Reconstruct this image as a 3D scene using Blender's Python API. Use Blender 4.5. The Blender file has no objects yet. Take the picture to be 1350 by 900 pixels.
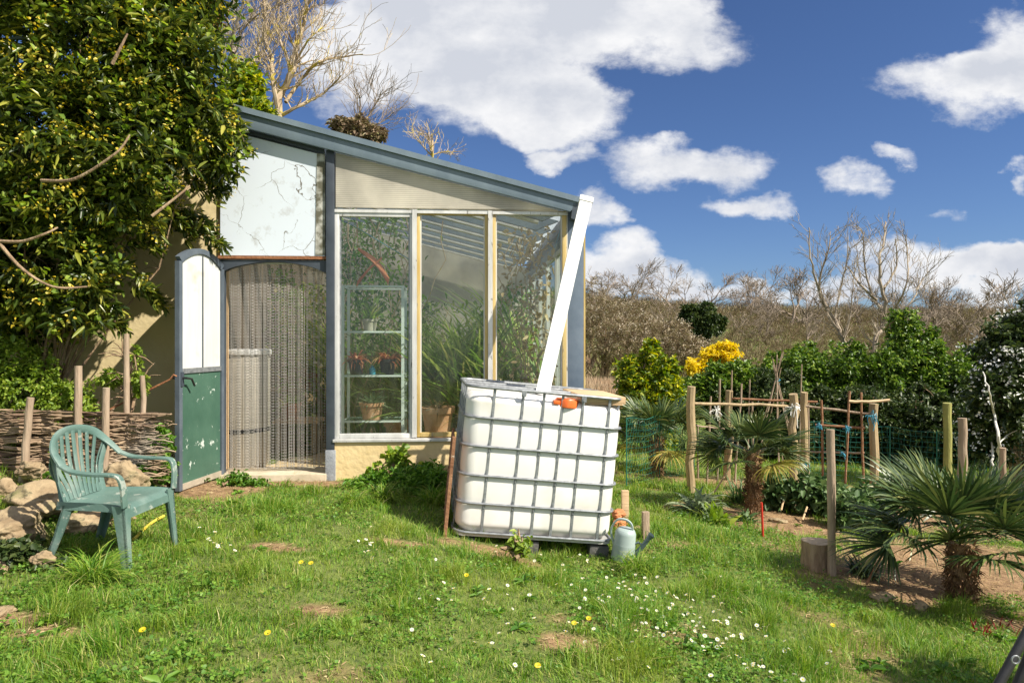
import bpy, math, random
import numpy as np
from mathutils import Vector, Matrix
R = math.radians
random.seed(7)
rng = np.random.default_rng(11)
scene = bpy.context.scene
COL = scene.collection

# ---------------------------------------------------------------- camera, light, exposure
CAMZ = 1.3
F = 900.0
cam_d = bpy.data.cameras.new('camera'); cam = bpy.data.objects.new('camera', cam_d); COL.objects.link(cam)
cam.location = (0, 0, CAMZ); cam.rotation_euler = (R(90), 0, 0)
cam_d.sensor_width = 36; cam_d.lens = 24.0; cam_d.clip_end = 3000; cam_d.clip_start = 0.05
scene.camera = cam
scene.view_settings.view_transform = 'Standard'; scene.view_settings.look = 'None'
scene.view_settings.exposure = 0.80; scene.view_settings.gamma = 1.0
scene.view_settings.use_curve_mapping = False
scene.render.engine = 'CYCLES'
cy = scene.cycles
cy.use_denoising = True
cy.max_bounces = 12; cy.diffuse_bounces = 4; cy.glossy_bounces = 3; cy.transmission_bounces = 6
cy.transparent_max_bounces = 24; cy.caustics_reflective = False; cy.caustics_refractive = False
cy.sample_clamp_indirect = 6

SUN_AZ = math.atan2(math.sin(R(62)), -math.cos(R(62)))   # the sun stands to the right, a little behind the camera
SUN_EL = R(45)
sun_dir = Vector((math.sin(SUN_AZ)*math.cos(SUN_EL), math.cos(SUN_AZ)*math.cos(SUN_EL), math.sin(SUN_EL)))
sl = bpy.data.lights.new('sun', 'SUN'); sl.energy = 4.9; sl.angle = R(0.55); sl.color = (1.0, 0.92, 0.79)
so = bpy.data.objects.new('sun', sl); COL.objects.link(so)
so.rotation_euler = sun_dir.to_track_quat('Z', 'Y').to_euler(); so.location = (12, -9, 14)

def PXC(px, py): return (px-675)/F, (450-py)/F
world = bpy.data.worlds.new('World'); scene.world = world; world.use_nodes = True
def build_world():
    nt = world.node_tree; N = nt.nodes; L = nt.links; N.clear()
    out = N.new('ShaderNodeOutputWorld')
    sky = N.new('ShaderNodeTexSky'); sky.sky_type = 'NISHITA'; sky.sun_disc = False
    sky.sun_elevation = SUN_EL; sky.sun_rotation = SUN_AZ
    sky.altitude = 600; sky.air_density = 1.0; sky.dust_density = 0.4; sky.ozone_density = 2.0
    tint = N.new('ShaderNodeMix'); tint.data_type = 'RGBA'; tint.blend_type = 'MULTIPLY'; tint.inputs[0].default_value = 1
    L.new(sky.outputs[0], tint.inputs[6]); tint.inputs[7].default_value = (0.49, 0.61, 0.84, 1)
    bg1 = N.new('ShaderNodeBackground'); bg1.inputs[1].default_value = 0.070
    L.new(tint.outputs[2], bg1.inputs[0])
    tc = N.new('ShaderNodeTexCoord')
    def M(op, a, b=None, c=None, clamp=False):
        n = N.new('ShaderNodeMath'); n.operation = op; n.use_clamp = clamp
        for i, v in enumerate((a, b, c)):
            if v is None: continue
            if isinstance(v, (int, float)): n.inputs[i].default_value = v
            else: L.new(v, n.inputs[i])
        return n.outputs[0]
    sep = N.new('ShaderNodeSeparateXYZ'); L.new(tc.outputs['Generated'], sep.inputs[0])
    yy = M('MAXIMUM', sep.outputs[1], 0.12)
    cx0 = M('DIVIDE', sep.outputs[0], yy); cz0 = M('DIVIDE', sep.outputs[2], yy)
    comb = N.new('ShaderNodeCombineXYZ'); L.new(cx0, comb.inputs[0]); L.new(M('MULTIPLY', cz0, 1.5), comb.inputs[1])
    def noise(scale, detail, rough, off):
        m = N.new('ShaderNodeMapping'); m.inputs[1].default_value = off; L.new(comb.outputs[0], m.inputs[0])
        n = N.new('ShaderNodeTexNoise'); n.inputs['Scale'].default_value = scale; n.inputs['Detail'].default_value = detail
        n.inputs['Roughness'].default_value = rough; L.new(m.outputs[0], n.inputs['Vector']); return n
    n1 = noise(7, 7, .55, (0, 0, 0)); n2 = noise(7, 7, .55, (5.2, 3.1, 1)); n3 = noise(10, 11, .66, (1.7, 7.7, 3)); n4 = noise(7, 8, .6, (9, 2, 5))
    cx = M('ADD', cx0, M('MULTIPLY', M('SUBTRACT', n1.outputs[0], .5), .20))
    cz = M('ADD', cz0, M('MULTIPLY', M('SUBTRACT', n2.outputs[0], .5), .13))
    blobs = [(620, 50, 190, 75, 1.2), (860, 40, 125, 55, 1.1), (500, 75, 120, 70, 1.1), (660, 130, 120, 55, 1.0), (745, 160, 85, 42, 1.1), (560, -20, 150, 60, 1), (780, -10, 160, 50, 1),
             (735, 212, 40, 16, .8), (905, 215, 110, 34, 1.1), (985, 272, 58, 18, 1.0), (1270, 115, 95, 48, 1.1), (1345, 70, 80, 60, 1.1),
             (1115, 244, 38, 22, .8), (1177, 214, 22, 11, .55), (1253, 275, 24, 8, .45), (1350, 235, 14, 22, .8),
             (785, 275, 38, 22, 1.0), (800, 345, 60, 38, 1.1), (860, 365, 75, 26, 1.1), (930, 388, 80, 13, .9), (1018, 384, 30, 9, .7),
             (1210, 345, 95, 34, 1.0), (1310, 360, 110, 36, 1.1), (1130, 380, 90, 26, .9), (1400, 350, 90, 40, 1),
             (300, 420, 220, 40, .9), (80, 330, 200, 50, .9), (1700, 200, 200, 90, 1), (-300, 100, 260, 120, 1)]
    dens = None
    for (px, py, rx, ry, a) in blobs:
        bx, bz = PXC(px, py)
        dx = M('DIVIDE', M('SUBTRACT', cx, bx), rx/F*1.25); dz = M('DIVIDE', M('SUBTRACT', cz, bz), ry/F*1.25)
        d2 = M('ADD', M('MULTIPLY', dx, dx), M('MULTIPLY', dz, dz))
        g = M('MULTIPLY', M('SUBTRACT', 1.0, d2, clamp=True), a)
        dens = g if dens is None else M('ADD', dens, g)
    dn = M('ADD', M('MULTIPLY', dens, 1.25), M('MULTIPLY', M('SUBTRACT', n3.outputs[0], .5), 2.4))
    mr = N.new('ShaderNodeMapRange'); mr.interpolation_type = 'SMOOTHSTEP'
    mr.inputs[1].default_value = .16; mr.inputs[2].default_value = 1.3; L.new(dn, mr.inputs[0])
    hasblob = M('MULTIPLY', dens, 6.0, clamp=True)
    front = M('MULTIPLY', M('SUBTRACT', sep.outputs[1], 0.13), 12.0, clamp=True)
    mask = M('MULTIPLY', M('MULTIPLY', mr.outputs[0], hasblob), front)
    # unseen broken cloud overhead and behind the camera, added for neutral fill light
    n5 = N.new('ShaderNodeTexNoise'); n5.inputs['Scale'].default_value = 2.6; n5.inputs['Detail'].default_value = 8; n5.inputs['Roughness'].default_value = .6; L.new(tc.outputs['Generated'], n5.inputs['Vector'])
    r5 = N.new('ShaderNodeMapRange'); r5.interpolation_type = 'SMOOTHSTEP'; r5.inputs[1].default_value = .42; r5.inputs[2].default_value = .58; L.new(n5.outputs[0], r5.inputs[0])
    seen = M('MULTIPLY', front, M('MULTIPLY', M('SUBTRACT', 0.72, cz0), 8.0, clamp=True))
    mask = M('MAXIMUM', mask, M('MULTIPLY', M('MULTIPLY', r5.outputs[0], M('SUBTRACT', 1.0, seen)), M('MULTIPLY', sep.outputs[2], 8.0, clamp=True)))
    # cloud tone
    thick = M('ADD', M('MULTIPLY', dens, .33), M('MULTIPLY', M('SUBTRACT', n4.outputs[0], .5), 2.2))
    ramp = N.new('ShaderNodeValToRGB'); L.new(thick, ramp.inputs[0])
    e = ramp.color_ramp.elements; e[0].position = .05; e[0].color = (.93, .93, .94, 1); e[1].position = .72; e[1].color = (.62, .65, .72, 1)
    bg2 = N.new('ShaderNodeBackground'); bg2.inputs[1].default_value = 0.60; L.new(ramp.outputs[0], bg2.inputs[0])
    mix = N.new('ShaderNodeMixShader'); L.new(mask, mix.inputs[0]); L.new(bg1.outputs[0], mix.inputs[1]); L.new(bg2.outputs[0], mix.inputs[2])
    L.new(mix.outputs[0], out.inputs[0])
build_world()

# ---------------------------------------------------------------- helpers
def P(px, py, Y): return Vector(((px-675)/F*Y, Y, CAMZ-(py-450)/F*Y))
def tag(o, label=None, cat=None, group=None, kind=None):
    if label: o['label'] = label
    if cat: o['category'] = cat
    if group: o['group'] = group
    if kind: o['kind'] = kind
    return o
def empty(name, loc=(0, 0, 0), rot=(0, 0, 0)):
    o = bpy.data.objects.new(name, None); COL.objects.link(o); o.location = loc; o.rotation_euler = rot
    o.empty_display_size = .1
    return o
def link_mesh(name, me, m, parent=None, smooth=False):
    if m: me.materials.append(m)
    if smooth: me.polygons.foreach_set('use_smooth', [True]*len(me.polygons))
    o = bpy.data.objects.new(name, me); COL.objects.link(o)
    if parent: o.parent = parent
    return o
def np_mesh(name, V, quads=None, tris=None):
    me = bpy.data.meshes.new(name)
    V = np.asarray(V, dtype=np.float32)
    me.vertices.add(len(V)); me.vertices.foreach_set('co', V.ravel())
    idx = []; starts = []; pos = 0
    parts = []
    if quads is not None and len(quads):
        q = np.asarray(quads, dtype=np.int32); parts.append(q.ravel()); starts.append(np.arange(len(q))*4+pos); pos += len(q)*4
    if tris is not None and len(tris):
        t = np.asarray(tris, dtype=np.int32); parts.append(t.ravel()); starts.append(np.arange(len(t))*3+pos); pos += len(t)*3
    idx = np.concatenate(parts); st = np.concatenate(starts).astype(np.int32)
    me.loops.add(len(idx)); me.loops.foreach_set('vertex_index', idx)
    me.polygons.add(len(st)); me.polygons.foreach_set('loop_start', st)
    me.update(calc_edges=True); me.validate()
    return me
def copy_tree(o, parent=None):
    c = o.copy(); COL.objects.link(c); c.parent = parent
    for ch in list(o.children): copy_tree(ch, c)
    return c

class MB:
    def __init__(s): s.v = []; s.f = []
    def add(s, vs, fs):
        n = len(s.v); s.v.extend([tuple(v) for v in vs]); s.f.extend([tuple(i+n for i in f) for f in fs]); return s
    def box(s, x0, x1, y0, y1, z0, z1):
        return s.add([(x0,y0,z0),(x1,y0,z0),(x1,y1,z0),(x0,y1,z0),(x0,y0,z1),(x1,y0,z1),(x1,y1,z1),(x0,y1,z1)],
                     [(0,3,2,1),(4,5,6,7),(0,1,5,4),(1,2,6,5),(2,3,7,6),(3,0,4,7)])
    def prism_xz(s, pts, y0, y1):      # polygon in x-z, extruded along y
        n = len(pts); v = [(x, y0, z) for x, z in pts]+[(x, y1, z) for x, z in pts]
        f = [tuple(range(n)), tuple(reversed(range(n, 2*n)))]
        f += [(i, i+n, (i+1) % n+n, (i+1) % n) for i in range(n)]
        return s.add(v, f)
    def beam(s, a, b, w, h, up=(0, 0, 1)):   # rectangular bar from a to b
        a = Vector(a); b = Vector(b); d = (b-a).normalized(); up = Vector(up)
        x = d.cross(up)
        if x.length < 1e-4: x = d.cross(Vector((1, 0, 0)))
        x.normalize(); y = x.cross(d).normalized()
        v = []
        for p in (a, b):
            for (i, j) in ((-1, -1), (1, -1), (1, 1), (-1, 1)): v.append(p+x*(i*w/2)+y*(j*h/2))
        return s.add(v, [(3,2,1,0),(4,5,6,7),(0,1,5,4),(1,2,6,5),(2,3,7,6),(3,0,4,7)])
    def tube(s, pts, r, n=8, cap=True, closed=False):
        pts = [Vector(p) for p in pts]; m = len(pts)
        rr = r if isinstance(r, (list, tuple)) else [r]*m
        v = []; f = []
        prev = None
        for i, p in enumerate(pts):
            if closed: d = pts[(i+1) % m]-pts[i-1]
            elif i == 0: d = pts[1]-pts[0]
            elif i == m-1: d = pts[-1]-pts[-2]
            else: d = pts[i+1]-pts[i-1]
            if d.length < 1e-9: d = Vector((0, 0, 1))
            d.normalize()
            if prev is None:
                x = d.cross(Vector((0, 0, 1)))
                if x.length < .05: x = d.cross(Vector((0, 1, 0)))
            else:
                x = prev-d*prev.dot(d)
                if x.length < 1e-4: x = d.orthogonal()
            x.normalize(); y = d.cross(x); prev = x
            for k in range(n):
                a = 2*math.pi*k/n; v.append(p+(x*math.cos(a)+y*math.sin(a))*rr[i])
        mm = m if closed else m-1
        for i in range(mm):
            j = (i+1) % m
            for k in range(n):
                f.append((i*n+k, i*n+(k+1) % n, j*n+(k+1) % n, j*n+k))
        if cap and not closed:
            f.append(tuple(reversed(range(n)))); f.append(tuple(range((m-1)*n, m*n)))
        return s.add(v, f)
    def lathe(s, prof, n=24, c=(0, 0, 0), cap=True):
        v = []; f = []
        for (r, z) in prof:
            for k in range(n):
                a = 2*math.pi*k/n; v.append((c[0]+r*math.cos(a), c[1]+r*math.sin(a), c[2]+z))
        for i in range(len(prof)-1):
            for k in range(n): f.append((i*n+k, i*n+(k+1) % n, (i+1)*n+(k+1) % n, (i+1)*n+k))
        if cap: f.append(tuple(reversed(range(n)))); f.append(tuple(range((len(prof)-1)*n, len(prof)*n)))
        return s.add(v, f)
    def sweep(s, pts, ups, ws, hs):    # flat rounded strap along a path
        pts = [Vector(p) for p in pts]; m = len(pts); v = []; f = []
        ring = [(-.5,-.3),(-.42,-.5),(.42,-.5),(.5,-.3),(.5,.3),(.42,.5),(-.42,.5),(-.5,.3)]
        for i, p in enumerate(pts):
            d = (pts[min(i+1, m-1)]-pts[max(i-1, 0)]).normalized()
            up = Vector(ups[i] if isinstance(ups, list) else ups); x = d.cross(up).normalized(); y = x.cross(d).normalized()
            w = ws[i] if isinstance(ws, (list, tuple)) else ws; h = hs[i] if isinstance(hs, (list, tuple)) else hs
            for a, b in ring: v.append(p+x*a*w+y*b*h)
        n = 8
        for i in range(m-1):
            for k in range(n): f.append((i*n+k, i*n+(k+1) % n, (i+1)*n+(k+1) % n, (i+1)*n+k))
        f.append(tuple(reversed(range(n)))); f.append(tuple(range((m-1)*n, m*n)))
        return s.add(v, f)
    def build(s, name, m, parent=None, smooth=False, bevel=0):
        me = bpy.data.meshes.new(name); me.from_pydata(s.v, [], s.f); me.update()
        import bmesh
        bm = bmesh.new(); bm.from_mesh(me); bmesh.ops.recalc_face_normals(bm, faces=bm.faces)
        if bevel: bmesh.ops.bevel(bm, geom=[e for e in bm.edges if e.calc_face_angle(0) > .5], offset=bevel, segments=2, affect='EDGES', profile=.6)
        bm.to_mesh(me); bm.free()
        o = link_mesh(name, me, m, parent, smooth or bool(bevel))
        if smooth or bevel:
            me.polygons.foreach_set('use_smooth', [True]*len(me.polygons))
            try: me.set_sharp_from_angle(angle=R(38))
            except Exception: pass
        return o

def spline(pts, n=8):
    pts = [Vector(p) for p in pts]; out = []
    for i in range(len(pts)-1):
        p0 = pts[max(i-1, 0)]; p1 = pts[i]; p2 = pts[i+1]; p3 = pts[min(i+2, len(pts)-1)]
        for k in range(n):
            t = k/n
            out.append(.5*((2*p1)+(p2-p0)*t+(2*p0-5*p1+4*p2-p3)*t*t+(3*p1-p0-3*p2+p3)*t**3))
    out.append(pts[-1]); return out

# value noise in numpy
def _h(ix, iy, s):
    n = (ix*374761393+iy*668265263+s*974634777) & 0xffffffff
    n = ((n ^ (n >> 13))*1274126177) & 0xffffffff
    return ((n ^ (n >> 16)) & 0xffffff)/float(0xffffff)
def vn(x, y, sc, seed=0):
    x = np.asarray(x, dtype=float)*sc; y = np.asarray(y, dtype=float)*sc
    ix = np.floor(x).astype(np.int64); iy = np.floor(y).astype(np.int64); fx = x-ix; fy = y-iy
    fx = fx*fx*(3-2*fx); fy = fy*fy*(3-2*fy)
    a = _h(ix, iy, seed); b = _h(ix+1, iy, seed); c = _h(ix, iy+1, seed); d = _h(ix+1, iy+1, seed)
    return (a*(1-fx)+b*fx)*(1-fy)+(c*(1-fx)+d*fx)*fy
def fbm(x, y, sc, seed=0, o=4):
    t = 0; a = .5
    for k in range(o): t = t+a*vn(x, y, sc*2**k, seed+k*7); a *= .5
    return t/(1-.5**o)

# ---------------------------------------------------------------- materials
def nodes(m):
    m.use_nodes = True; nt = m.node_tree; nt.nodes.clear(); return nt, nt.nodes, nt.links
def C4(c): return (c[0], c[1], c[2], 1)
def mat(name, c1, c2=None, scale=8, rough=.6, metal=0, bump=0, bscale=None, detail=6, lo=.35, hi=.65, spots=None, stretch=None, spec=.5, third=None):
    """Principled with a two-tone noise; spots=(colour, scale, threshold) for flaking, rust or lichen."""
    m = bpy.data.materials.new(name); nt, N, L = nodes(m)
    out = N.new('ShaderNodeOutputMaterial'); b = N.new('ShaderNodeBsdfPrincipled'); L.new(b.outputs[0], out.inputs[0])
    b.inputs['Roughness'].default_value = rough; b.inputs['Metallic'].default_value = metal
    b.inputs['Specular IOR Level'].default_value = spec
    tc = N.new('ShaderNodeTexCoord'); vec = tc.outputs['Object']
    if stretch:
        mp = N.new('ShaderNodeMapping'); mp.inputs[3].default_value = stretch; L.new(vec, mp.inputs[0]); vec = mp.outputs[0]
    n = N.new('ShaderNodeTexNoise'); n.inputs['Scale'].default_value = scale; n.inputs['Detail'].default_value = detail
    n.inputs['Roughness'].default_value = .6; L.new(vec, n.inputs['Vector'])
    r = N.new('ShaderNodeValToRGB'); L.new(n.outputs[0], r.inputs[0])
    r.color_ramp.elements[0].position = lo; r.color_ramp.elements[1].position = hi
    r.color_ramp.elements[0].color = C4(c1); r.color_ramp.elements[1].color = C4(c2 or c1)
    colr = r.outputs[0]
    if third:
        n4 = N.new('ShaderNodeTexNoise'); n4.inputs['Scale'].default_value = third[1]; n4.inputs['Detail'].default_value = 4; L.new(tc.outputs['Object'], n4.inputs['Vector'])
        r4 = N.new('ShaderNodeMapRange'); r4.inputs[1].default_value = third[2]; r4.inputs[2].default_value = third[2]+.15; L.new(n4.outputs[0], r4.inputs[0])
        x4 = N.new('ShaderNodeMix'); x4.data_type = 'RGBA'; L.new(r4.outputs[0], x4.inputs[0]); L.new(colr, x4.inputs[6]); x4.inputs[7].default_value = C4(third[0]); colr = x4.outputs[2]
    if spots:
        n2 = N.new('ShaderNodeTexNoise'); n2.inputs['Scale'].default_value = spots[1]; n2.inputs['Detail'].default_value = 7; n2.inputs['Roughness'].default_value = .7
        L.new(vec, n2.inputs['Vector'])
        r2 = N.new('ShaderNodeMapRange'); r2.inputs[1].default_value = spots[2]; r2.inputs[2].default_value = spots[2]+.03; L.new(n2.outputs[0], r2.inputs[0])
        mx = N.new('ShaderNodeMix'); mx.data_type = 'RGBA'; L.new(r2.outputs[0], mx.inputs[0]); L.new(colr, mx.inputs[6]); mx.inputs[7].default_value = C4(spots[0]); colr = mx.outputs[2]
    L.new(colr, b.inputs['Base Color'])
    if bump:
        n3 = N.new('ShaderNodeTexNoise'); n3.inputs['Scale'].default_value = bscale or scale*4; n3.inputs['Detail'].default_value = 8; L.new(vec, n3.inputs['Vector'])
        bp = N.new('ShaderNodeBump'); bp.inputs['Strength'].default_value = bump; bp.inputs['Distance'].default_value = .02
        L.new(n3.outputs[0], bp.inputs['Height']); L.new(bp.outputs[0], b.inputs['Normal'])
    return m
def leafmat(name, cols, rough=.45, trans=.3, spec=.4, drift=None):
    """cols: list of (pos, colour) picked at random per leaf."""
    m = bpy.data.materials.new(name); nt, N, L = nodes(m)
    out = N.new('ShaderNodeOutputMaterial'); b = N.new('ShaderNodeBsdfPrincipled')
    b.inputs['Roughness'].default_value = rough; b.inputs['Specular IOR Level'].default_value = spec
    g = N.new('ShaderNodeNewGeometry'); r = N.new('ShaderNodeValToRGB'); L.new(g.outputs['Random Per Island'], r.inputs[0])
    el = r.color_ramp.elements
    while len(el) < len(cols): el.new(.5)
    for i, (p, c) in enumerate(cols): el[i].position = p; el[i].color = C4(c)
    rc = r.outputs[0]
    if drift:
        tc = N.new('ShaderNodeTexCoord'); n = N.new('ShaderNodeTexNoise'); n.inputs['Scale'].default_value = drift[1]; n.inputs['Detail'].default_value = 5; L.new(tc.outputs['Object'], n.inputs['Vector'])
        q = N.new('ShaderNodeMapRange'); q.inputs[1].default_value = .46; q.inputs[2].default_value = .72; q.inputs[4].default_value = drift[2]; L.new(n.outputs[0], q.inputs[0])
        mm = N.new('ShaderNodeMix'); mm.data_type = 'RGBA'; L.new(q.outputs[0], mm.inputs[0]); L.new(rc, mm.inputs[6]); mm.inputs[7].default_value = C4(drift[0]); rc = mm.outputs[2]
    L.new(rc, b.inputs['Base Color'])
    t = N.new('ShaderNodeBsdfTranslucent'); hs = N.new('ShaderNodeHueSaturation'); hs.inputs['Value'].default_value = 1.5; hs.inputs['Saturation'].default_value = 1.1
    L.new(rc, hs.inputs['Color']); L.new(hs.outputs[0], t.inputs[0])
    mx = N.new('ShaderNodeMixShader'); mx.inputs[0].default_value = trans; L.new(b.outputs[0], mx.inputs[1]); L.new(t.outputs[0], mx.inputs[2])
    L.new(mx.outputs[0], out.inputs[0]); return m

M_ = {}
M_['blue'] = mat('slate_blue_paint', (.12, .165, .21), (.18, .235, .28), 3, .45, bump=.05, stretch=(1, 1, .3), spots=((.2, .21, .2), 14, .68))
M_['dkblue'] = mat('dark_slate_paint', (.035, .045, .06), (.06, .075, .095), 5, .5, spots=((.12, .1, .08), 20, .7))
M_['alu'] = mat('weathered_aluminium', (.52, .52, .51), (.70, .70, .69), 9, .5, .1, bump=.1, spots=((.2, .19, .17), 25, .62), stretch=(1, 1, .25))
M_['yellowwood'] = mat('yellowed_frame', (.44, .30, .08), (.58, .45, .2), 6, .6, bump=.15, spots=((.30, .24, .15), 18, .60), stretch=(2, 2, .3))
M_['ochre'] = mat('ochre_render', (.64, .48, .23), (.78, .62, .35), 2.2, .9, bump=.35, bscale=22, spots=((.36, .30, .19), 5, .66), third=((.30, .2, .1), 1.1, .6))
M_['ochre2'] = mat('ochre_wall_render', (.62, .50, .27), (.70, .58, .34), 1.6, .9, bump=.3, bscale=16, spots=((.42, .36, .24), 4, .67))
M_['white'] = mat('white_plastic', (.74, .75, .75), (.82, .82, .81), 4, .35, spots=((.6, .58, .52), 12, .70), third=((.64, .62, .57), 2.5, .58))
M_['galv'] = mat('galvanised_steel', (.20, .215, .23), (.36, .38, .40), 25, .45, .5)
M_['wood'] = mat('grey_brown_wood', (.25, .18, .12), (.42, .32, .23), 6, .8, bump=.5, bscale=20, stretch=(3, 3, .4), third=((.3, .27, .2), 4, .6))
M_['palewood'] = mat('pale_post_wood', (.29, .21, .11), (.46, .35, .2), 6, .8, bump=.4, bscale=18, stretch=(3, 3, .35), third=((.26, .2, .13), 3, .56))
M_['greenwood'] = mat('algae_green_post', (.20, .20, .05), (.34, .33, .10), 7, .85, bump=.4, stretch=(3, 3, .4))
M_['plank'] = mat('board_wood', (.50, .34, .19), (.62, .45, .27), 5, .7, bump=.2, stretch=(.4, 4, 4))
M_['terracotta'] = mat('terracotta', (.42, .20, .10), (.58, .33, .2), 8, .85, bump=.15, spots=((.6, .48, .36), 7, .6))
M_['black'] = mat('black_plastic', (.012, .012, .013), (.03, .03, .032), 8, .45, bump=.1)
M_['darkpallet'] = mat('grey_pallet_foot', (.05, .05, .055), (.11, .105, .1), 14, .7, bump=.3)
M_['orange'] = mat('orange_cap', (.72, .13, .02), (.78, .17, .035), 9, .35)
M_['chain'] = mat('aluminium_chain', (.33, .31, .29), (.52, .50, .47), 40, .4, .15)
M_['rust'] = mat('rust', (.20, .075, .03), (.34, .15, .07), 18, .85, bump=.4)
M_['bark'] = mat('grey_bark', (.19, .12, .07), (.36, .26, .16), 10, .9, bump=.6, stretch=(2, 2, .5))
M_['lichenbark'] = mat('lichen_bark', (.30, .22, .12), (.50, .40, .28), 3, .9, lo=.3, hi=.6, spots=((.50, .40, .06), 5, .56))
M_['palebark'] = mat('pale_bark', (.24, .19, .14), (.40, .34, .26), 4, .9, spots=((.25, .2, .14), 8, .64))
M_['fartwig'] = mat('distant_bark', (.20, .155, .12), (.32, .26, .2), 2, .95)
M_['birch'] = mat('birch_bark', (.55, .53, .48), (.68, .66, .6), 5, .8, spots=((.1, .09, .08), 9, .62), stretch=(1, 1, 3))
M_['rock'] = mat('limestone', (.20, .14, .08), (.42, .33, .20), 4.5, .95, bump=1.0, bscale=18, spots=((.14, .12, .07), 9, .60), third=((.15, .14, .06), 5, .56))
M_['soil'] = mat('soil', (.15, .085, .04), (.34, .21, .11), 9, .95, bump=.8, bscale=40)
M_['fibre'] = leafmat('trunk_fibre', [(0, (.10, .05, .025)), (.5, (.20, .11, .055)), (1, (.34, .21, .11))], .9, .05)
M_['chair'] = mat('faded_green_plastic', (.085, .155, .135), (.125, .205, .18), 5, .45, bump=.1, bscale=60, spots=((.30, .34, .30), 9, .60), third=((.20, .27, .24), 3.4, .52))
M_['cangrey'] = mat('grey_green_plastic', (.30, .37, .36), (.36, .43, .41), 6, .4)
M_['canspout'] = mat('dark_grey_green_plastic', (.09, .13, .14), (.12, .16, .17), 6, .4)
M_['hose'] = mat('yellow_hose', (.62, .45, .05), (.7, .52, .08), 5, .4)
M_['red'] = mat('red_paint', (.55, .03, .02), (.65, .05, .03), 5, .4)
M_['bluecord'] = mat('blue_cord', (.02, .20, .30), (.04, .27, .38), 20, .6)
M_['greennet'] = mat('green_plastic_net', (.01, .12, .09), (.015, .17, .12), 9, .5)
M_['whitecloth'] = mat('white_rag', (.66, .65, .62), (.75, .74, .7), 9, .8)
M_['tile'] = mat('interior_floor', (.48, .35, .2), (.64, .48, .3), 3, .85, bump=.2)
M_['brick'] = mat('brick', (.42, .15, .06), (.55, .22, .09), 8, .85, bump=.3)
M_['drum'] = mat('off_white_drum', (.38, .35, .29), (.50, .46, .38), 3, .5)
M_['copper'] = mat('orange_brown_plastic', (.55, .17, .05), (.62, .24, .1), 8, .6)
M_['seagreen'] = mat('pale_green_metal', (.60, .68, .65), (.70, .76, .73), 8, .5, .1)
M_['slatwood'] = mat('reddish_slat_wood', (.20, .085, .04), (.36, .19, .10), 10, .85, bump=.4, spots=((.5, .4, .3), 14, .66))
M_['dkfoliagecore'] = mat('inner_twigs', (.03, .028, .012), (.05, .045, .02), 6, .95)
# leaves
M_['laurel'] = leafmat('laurel_leaf', [(0, (.025, .045, .01)), (.35, (.05, .08, .014)), (.7, (.12, .16, .024)), (.88, (.25, .27, .04)), (1, (.38, .36, .07))], .3, .28)
M_['laurelyoung'] = leafmat('young_leaf', [(0, (.13, .22, .03)), (.5, (.22, .32, .04)), (1, (.34, .40, .06))], .45, .35)
M_['flower'] = leafmat('yellow_blossom', [(0, (.50, .38, .03)), (.6, (.68, .52, .05)), (1, (.75, .66, .2))], .7, .3)
M_['hedge'] = leafmat('hedge_leaf', [(0, (.035, .08, .012)), (.45, (.09, .17, .022)), (.8, (.18, .28, .04)), (1, (.32, .40, .07))], .38, .25)
M_['darkhedge'] = leafmat('dark_leaf', [(0, (.018, .038, .01)), (.6, (.045, .075, .018)), (1, (.11, .14, .04))], .45, .2)
M_['yellowgreen'] = leafmat('yellow_green_leaf', [(0, (.05, .10, .012)), (.4, (.14, .22, .02)), (.75, (.34, .38, .03)), (1, (.55, .5, .03))], .45, .35)
M_['forsythia'] = leafmat('forsythia_flower', [(0, (.5, .42, .02)), (.5, (.72, .55, .02)), (1, (.8, .66, .06))], .6, .4)
M_['pinkblossom'] = leafmat('pale_blossom', [(0, (.36, .28, .18)), (.5, (.52, .44, .33)), (1, (.66, .6, .5))], .8, .3)
M_['scrub'] = leafmat('scrub_twig', [(0, (.12, .08, .05)), (.3, (.23, .165, .105)), (.55, (.19, .16, .07)), (.75, (.33, .25, .17)), (.92, (.24, .24, .09)), (1, (.46, .40, .31))], .9, .15)
M_['reed'] = leafmat('dry_reed', [(0, (.40, .28, .18)), (.5, (.55, .42, .28)), (1, (.66, .54, .38))], .9, .3)
M_['straw'] = leafmat('dry_straw', [(0, (.28, .2, .1)), (.5, (.42, .32, .17)), (1, (.56, .46, .27))], .9, .2)
M_['brownleaf'] = leafmat('brown_leaf', [(0, (.12, .06, .02)), (.6, (.25, .13, .04)), (1, (.32, .22, .06))], .7, .3)
M_['grass'] = leafmat('grass_blade', [(0, (.055, .155, .014)), (.3, (.115, .25, .026)), (.6, (.19, .34, .036)), (.85, (.29, .38, .05)), (.95, (.42, .41, .12)), (1, (.58, .49, .26))], .5, .38, drift=((.34, .37, .06), 1.7, .5))
M_['weed'] = leafmat('clover_leaf', [(0, (.055, .145, .02)), (.5, (.12, .25, .03)), (1, (.22, .36, .05))], .5, .35)
M_['palm'] = leafmat('palm_frond', [(0, (.025, .055, .018)), (.5, (.06, .10, .03)), (.9, (.14, .18, .05)), (1, (.32, .30, .11))], .38, .15)
M_['palmold'] = leafmat('old_palm_frond', [(0, (.18, .19, .03)), (.5, (.30, .27, .05)), (1, (.42, .33, .1))], .5, .3)
M_['strap'] = leafmat('strap_leaf', [(0, (.14, .24, .04)), (.5, (.26, .38, .08)), (.85, (.42, .48, .14)), (1, (.6, .52, .22))], .4, .35)
M_['kale'] = leafmat('kale_leaf', [(0, (.045, .10, .03)), (.5, (.09, .16, .05)), (1, (.17, .25, .09))], .55, .2)
M_['greygreen'] = leafmat('grey_green_leaf', [(0, (.14, .2, .11)), (.5, (.22, .28, .16)), (1, (.32, .37, .22))], .7, .25)
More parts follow.
